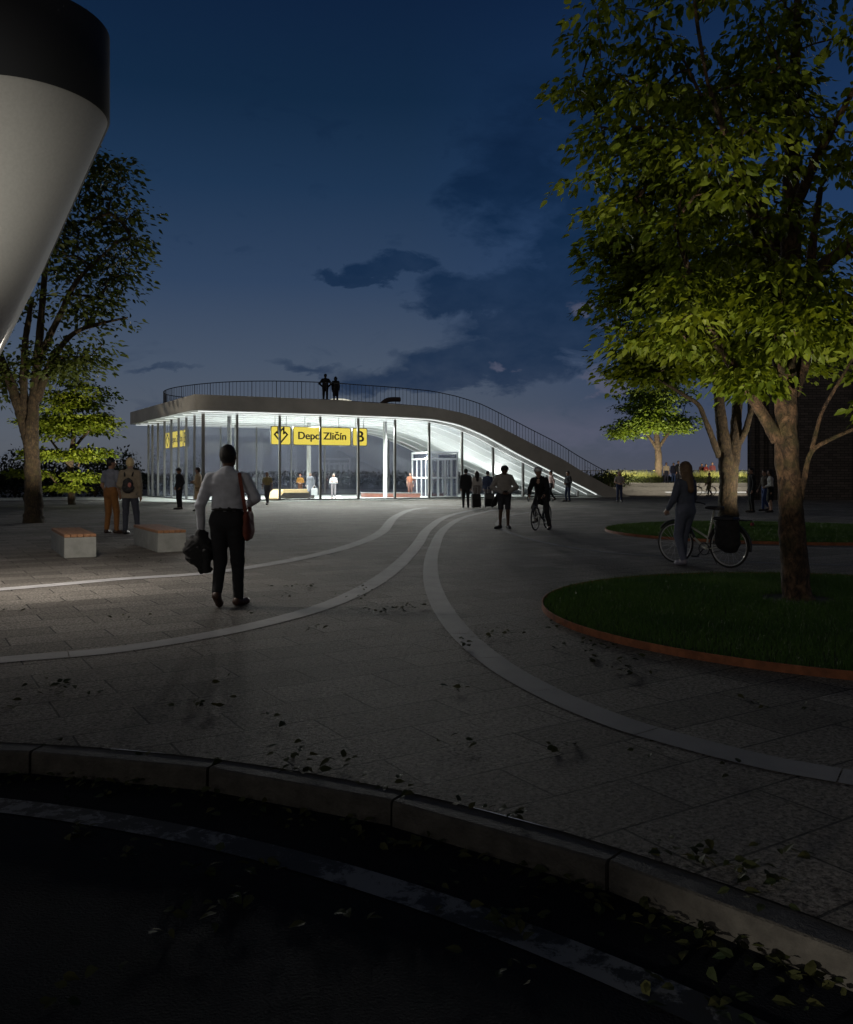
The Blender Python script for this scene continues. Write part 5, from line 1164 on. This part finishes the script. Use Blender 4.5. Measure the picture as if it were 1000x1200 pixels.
def bicycle(name, lab, loc, rz, kind, frame_m, tilt=0.0):
    g = thing(name, lab, 'bicycle', loc, rz, 'bicycles'); r = .33; z = r+.018; wb_ = .50
    wheel(wb_, r, g); wheel(-wb_, r, g)
    BB = (-.08, 0, .28); ST = (-.21, 0, .80 if kind == 'city' else .86); HT0, HT1 = (.36, 0, .62), (.31, 0, .82 if kind == 'road' else .86); SD_ = (-.235, 0, .93)
    b = MB(); top0 = (-.16, 0, .60) if kind == 'city' else (-.2, 0, .80)
    b.tube([BB, HT0], .019, 8); b.tube([BB, ST, SD_], [.017, .017, .014], 8); b.tube([top0, (HT1[0]+.012, 0, HT1[2]-.07)] if kind == 'road' else [(-.13, 0, .46), (HT0[0]-.01, 0, HT0[2]+.08)], .017, 8)
    for sg in (-.05, .05): b.tube([BB, (-wb_, sg, z)], .010, 6); b.tube([(-.195, 0, .76), (-wb_, sg, z)], .009, 6)
    b.tube([HT0, HT1], .024, 8); b.build('frame', frame_m, g, smooth=True)
    b = MB()
    for sg in (-.045, .045): b.tube([(HT0[0], sg*.6, HT0[2]-.01), (HT0[0]+.05, sg, .5), (wb_, sg, z)], [.014, .013, .009], 6)
    b.build('fork', frame_m, g, smooth=True)
    b = MB()
    if kind == 'road':
        b.tube([HT1, (HT1[0], 0, .9), (HT1[0]+.09, 0, .93)], .014, 6)
        hbx = HT1[0]+.09
        for sg in (-1, 1): b.tube(cr([(hbx, 0, .93), (hbx, sg*.2, .93), (hbx+.08, sg*.215, .93), (hbx+.12, sg*.215, .87), (hbx+.07, sg*.215, .8), (hbx-.03, sg*.215, .79)], 5), .014, 6); b.tube([(hbx+.08, sg*.215, .94), (hbx+.13, sg*.215, .98)], .016, 6)
    else:
        b.tube([HT1, (HT1[0]-.02, 0, 1.0)], .014, 6)
        for sg in (-1, 1): b.tube(cr([(HT1[0]-.02, 0, 1.0), (HT1[0]+.02, sg*.14, 1.04), (HT1[0]-.06, sg*.26, 1.03), (HT1[0]-.2, sg*.28, 1.0)], 5), .012, 6)
    b.build('handlebar', BLACK, g, smooth=True)
    q = SDF((-.45, -.15, .85), (.02, .15, 1.06), .009); q.cap((-.33, 0, .955), (-.25, 0, .955), .075 if kind == 'city' else .06, .05, .03, 1, 1); q.cap((-.25, 0, .958), (-.08, 0, .955), .045, .02, .03); q.cut((0, 0, .985), (0, 0, 1)); q.cut((0, 0, .925), (0, 0, -1)); link('saddle', q.mesh('saddle'), cloth((44, 42, 44), .5), g)
    b = MB().tube([(BB[0]+.095*cos(a), .05, BB[2]+.095*sin(a)) for a in np.linspace(0, 2*pi, 24, False)], .008, 5, closed=True)
    for sg in (-1, 1):
        b.tube([(BB[0], sg*.04, BB[2]), (BB[0], sg*.07, BB[2]), (BB[0]+sg*.11, sg*.075, BB[2]-sg*.12)], .01, 6)
        b.box((BB[0]+sg*.11, sg*.13, BB[2]-sg*.12), (.09, .09, .02))
    b.tube([(BB[0], .05, BB[2]+.095), (-wb_, .05, z+.04)], .005, 4); b.tube([(BB[0], .05, BB[2]-.095), (-wb_, .05, z-.04)], .005, 4); b.build('crank', BLACK, g)
    if kind == 'city':
        for x in (-wb_, wb_): MB().tube([(x+.375*cos(a), 0, z+.375*sin(a)) for a in np.linspace(R(15 if x < 0 else 40), R(190 if x < 0 else 165), 14)], .022, 6).build('mudguard', BLACK, g, smooth=True)
        b = MB()
        for sg in (-.07, .07): b.tube([(-.25, sg, .78), (-.86, sg, .77)], .007, 5); b.tube([(-.6, sg, .77), (-wb_, sg*.9, z)], .007, 5)
        for x in (-.4, -.6, -.8): b.tube([(x, -.07, .775), (x, .07, .775)], .006, 5)
        b.build('rack', BLACK, g); MB().box((-.9, 0, .72), (.03, .07, .05), bev=.006).build('tail_light', mat('red_reflector', (.2, .01, .01), .3), g)
        MB().sphere((HT1[0]+.09, 0, .84), (.05, .04, .045), 10, 8).build('headlight', STEEL_L, g, smooth=True); MB().tube([(-.1, -.06, .3), (-.18, -.16, .03)], .009, 6).build('kickstand', STEEL, g)
    return g
# road bike with its rider
fx, fy = xat(627.5, 23.1), 23.1; rx, ry = xat(641.5, 24.0), 24.0
ang = atan2(fy-ry, fx-rx); cxm, cym = (fx+rx)/2, (fy+ry)/2
rb = bicycle('road_bicycle', 'dark road bicycle with drop handlebars ridden by the cyclist', (cxm, cym, 0), ang, 'road', mat('bike_black', (.03, .03, .035), .35))
f3 = math.degrees(ang)-90
cy_, _ = person('cyclist in a black jacket and white helmet leaning on the handlebars', (cxm, cym, 0), f3, 1.78, ('jacket', (22, 22, 26)), ('trousers', (40, 40, 44)), ('short', (24, 20, 18)), (20, 20, 22), 'light',
    dict(pelvis=(0, -.06, .93), waist=(0, .0, 1.05), chest=(0, .14, 1.25), neck=(0, .2, 1.40), head=(0, .27, 1.56), shL=(-.18, .16, 1.34), shR=(.18, .16, 1.34), elL=(-.25, .22, 1.1), wrL=(-.215, .36, .96), elR=(.25, .22, 1.1), wrR=(.215, .36, .96),
         hiL=(-.1, -.05, .9), hiR=(.1, -.05, .9), knL=(-.19, .12, .5), anL=(-.24, .02, .09), toL=(-.26, .17, .035), knR=(.15, .2, .6), anR=(.13, .06, .27), toR=(.14, .2, .21), nocut=(0, 0, 0)), res=.013, headdir=.35, hat=('helmet', (200, 200, 200)), bulk=1.02)
rp = thing('backpack', 'black backpack on the back of the cyclist', 'backpack', cy_.location, R(f3))
q = SDF((-.22, -.4, .9), (.22, .2, 1.6), .013); q.cap((0, -.03, 1.32), (0, -.12, 1.12), .11, .12, .04, .7); link('pack', q.mesh('pack'), cloth((18, 18, 20)), rp)
for sg in (-1, 1): MB().tube([(sg*.1, -.02, 1.38), (sg*.11, .12, 1.46), (sg*.12, .27, 1.36)], .018, 6).build('strap', BLACK, rp)

# city bicycle and the woman pushing it
rx, ry = xat(854.5, 13.65), 13.65; d_ = np.array([-.63, .776]); cb = np.array([rx, ry])+d_*.5; ang = atan2(d_[1], d_[0])
cbk = bicycle('city_bicycle', 'pale framed city bicycle pushed by the woman in the grey tracksuit', (cb[0], cb[1], 0), ang, 'city', mat('bike_pale', (.42, .42, .36), .35))
pn_ = thing('pannier_bag', 'black pannier bag hung on the rear rack of the pale city bicycle', 'bag', (cb[0], cb[1], 0), ang)
q = SDF((-.9, .0, .2), (-.2, .36, .9), .011); q.cap((-.62, .17, .7), (-.62, .17, .42), .15, .17, .05, .62); q.cap((-.5, .17, .7), (-.5, .17, .45), .14, .15, .05, .62); q.cut((0, .075, 0), (0, -1, 0)); q.ripple(.005, 24, .4); link('bag_body', q.mesh('bag_body'), cloth((16, 16, 18)), pn_)
MB().box((-.56, .18, .8), (.36, .2, .05), bev=.015).build('flap', BLACK, pn_)
wx, wy = xat(803.5, 13.95), 13.95
wf = 28.0
wm, _ = person('woman with long hair in a dark tracksuit walking away beside her bicycle', (wx, wy, 0), wf, 1.69, ('shirt', (80, 86, 102)), ('trousers', (88, 94, 112)), ('long', (100, 78, 56)), (120, 118, 130), 'light',
    dict(shL=(-.165, 0, 1.4), shR=(.165, 0, 1.4), elL=(-.27, .0, 1.13), wrL=(-.24, .16, .97), elR=(.25, .06, 1.15), wrR=(.27, .3, 1.03), knL=(-.07, .1, .51), anL=(-.05, .0, .11), toL=(-.05, .13, .04), knR=(.08, .12, .51), anR=(.1, .16, .09), toR=(.12, .3, .035)), res=.0095, bulk=1.05)

# --- people at the right of the pavilion
person('man in a pale pink shirt and dark trousers walking by the sloping roof', on_ground(646, 587.5), 100, 1.78, ('shirt', (206, 180, 176)), ('trousers', (34, 36, 44)), ('short', (44, 30, 24)), (24, 22, 22), 'light', WALK, res=.022)
person('person in a dark jacket and jeans at the foot of the sloping roof', on_ground(666, 588), 120, 1.74, ('jacket', (46, 48, 54)), ('trousers', (40, 52, 78)), ('short', (30, 24, 22)), (30, 28, 27), 'tan', dict(**HANDS_FRONT, **ASYM), res=.022)
person('woman in a light grey top and jeans standing right of the roof slope', on_ground(726, 588), 180, 1.74, ('tee', (150, 142, 140)), ('trousers', (42, 52, 84)), ('bob', (120, 92, 66)), (30, 28, 27), 'light', dict(**HANDS_FRONT), res=.022)
person('man in a dark suit standing by the brick building', on_ground(881, 600.5), 90, 1.8, ('jacket', (22, 22, 26)), ('trousers', (18, 18, 22)), ('short', (24, 20, 18)), (14, 13, 13), 'light', {}, res=.018)
person('person in jeans half hidden behind the woman in the black skirt', on_ground(896.5, 599), 100, 1.72, ('shirt', (90, 82, 74)), ('trousers', (52, 72, 120)), ('short', (60, 44, 30)), (40, 34, 30), 'light', WALK, res=.018)
person('woman in a white blouse and black skirt by the brick building', on_ground(903, 600.5), 80, 1.72, ('shirt', (190, 190, 188)), ('skirt', (16, 16, 19)), ('long', (34, 24, 20)), (26, 22, 22), 'light', dict(**HANDS_FRONT), res=.018)
# --- on the terrace
TZ = .93
def on_terr(px, Y): return (xat(px, Y), Y, TZ)
person('person in a cream top at the hedge on the terrace', on_terr(781, 68), 170, 1.62, ('shirt', (220, 204, 176)), ('trousers', (52, 54, 70)), ('short', (40, 30, 26)), (30, 28, 27), 'light', {}, res=.028)
person('person in a dark blue jacket between the cream top and the dark coat', on_terr(789.5, 68), 160, 1.6, ('jacket', (40, 44, 66)), ('trousers', (50, 70, 110)), ('short', (40, 30, 26)), (30, 28, 27), 'light', {}, res=.028)
person('person in a dark coat on the terrace beside the dark blue jacket', on_terr(795, 67.6), 200, 1.74, ('jacket', (26, 27, 34)), ('trousers', (34, 36, 46)), ('short', (24, 20, 18)), (30, 28, 27), 'light', {}, res=.028)
person('person in black at the left of the trio behind the grasses', on_terr(822.5, 72), 180, 1.6, ('shirt', (48, 18, 20)), ('trousers', (30, 30, 36)), ('short', (20, 16, 16)), (30, 28, 27), 'tan', {}, res=.03)
person('person in a red top in the middle of the trio behind the grasses', on_terr(827.5, 71.6), 200, 1.55, ('shirt', (96, 26, 28)), ('trousers', (30, 30, 36)), ('bob', (26, 18, 16)), (30, 28, 27), 'tan', dict(**CROSSED), res=.03)
person('person in pink at the right of the trio behind the grasses', on_terr(835, 72), 160, 1.7, ('shirt', (112, 58, 60)), ('trousers', (40, 36, 44)), ('short', (30, 22, 20)), (30, 28, 27), 'light', {}, res=.03)
person('person in an olive coat walking with a bicycle along the terrace steps', (xat(831.5, 63), 63, 0), 100, 1.72, ('coat', (96, 92, 66)), ('trousers', (60, 58, 48)), ('short', (50, 34, 26)), (40, 36, 32), 'light', dict(WALK, wrL=(-.22, .3, .95), elL=(-.24, .08, 1.14)), res=.028)
dup(cbk, (xat(825.5, 63.6), 63.6, 0), R(170), 'small distant bicycle pushed along the foot of the terrace steps')
# --- two people on the roof
zr = 6.055
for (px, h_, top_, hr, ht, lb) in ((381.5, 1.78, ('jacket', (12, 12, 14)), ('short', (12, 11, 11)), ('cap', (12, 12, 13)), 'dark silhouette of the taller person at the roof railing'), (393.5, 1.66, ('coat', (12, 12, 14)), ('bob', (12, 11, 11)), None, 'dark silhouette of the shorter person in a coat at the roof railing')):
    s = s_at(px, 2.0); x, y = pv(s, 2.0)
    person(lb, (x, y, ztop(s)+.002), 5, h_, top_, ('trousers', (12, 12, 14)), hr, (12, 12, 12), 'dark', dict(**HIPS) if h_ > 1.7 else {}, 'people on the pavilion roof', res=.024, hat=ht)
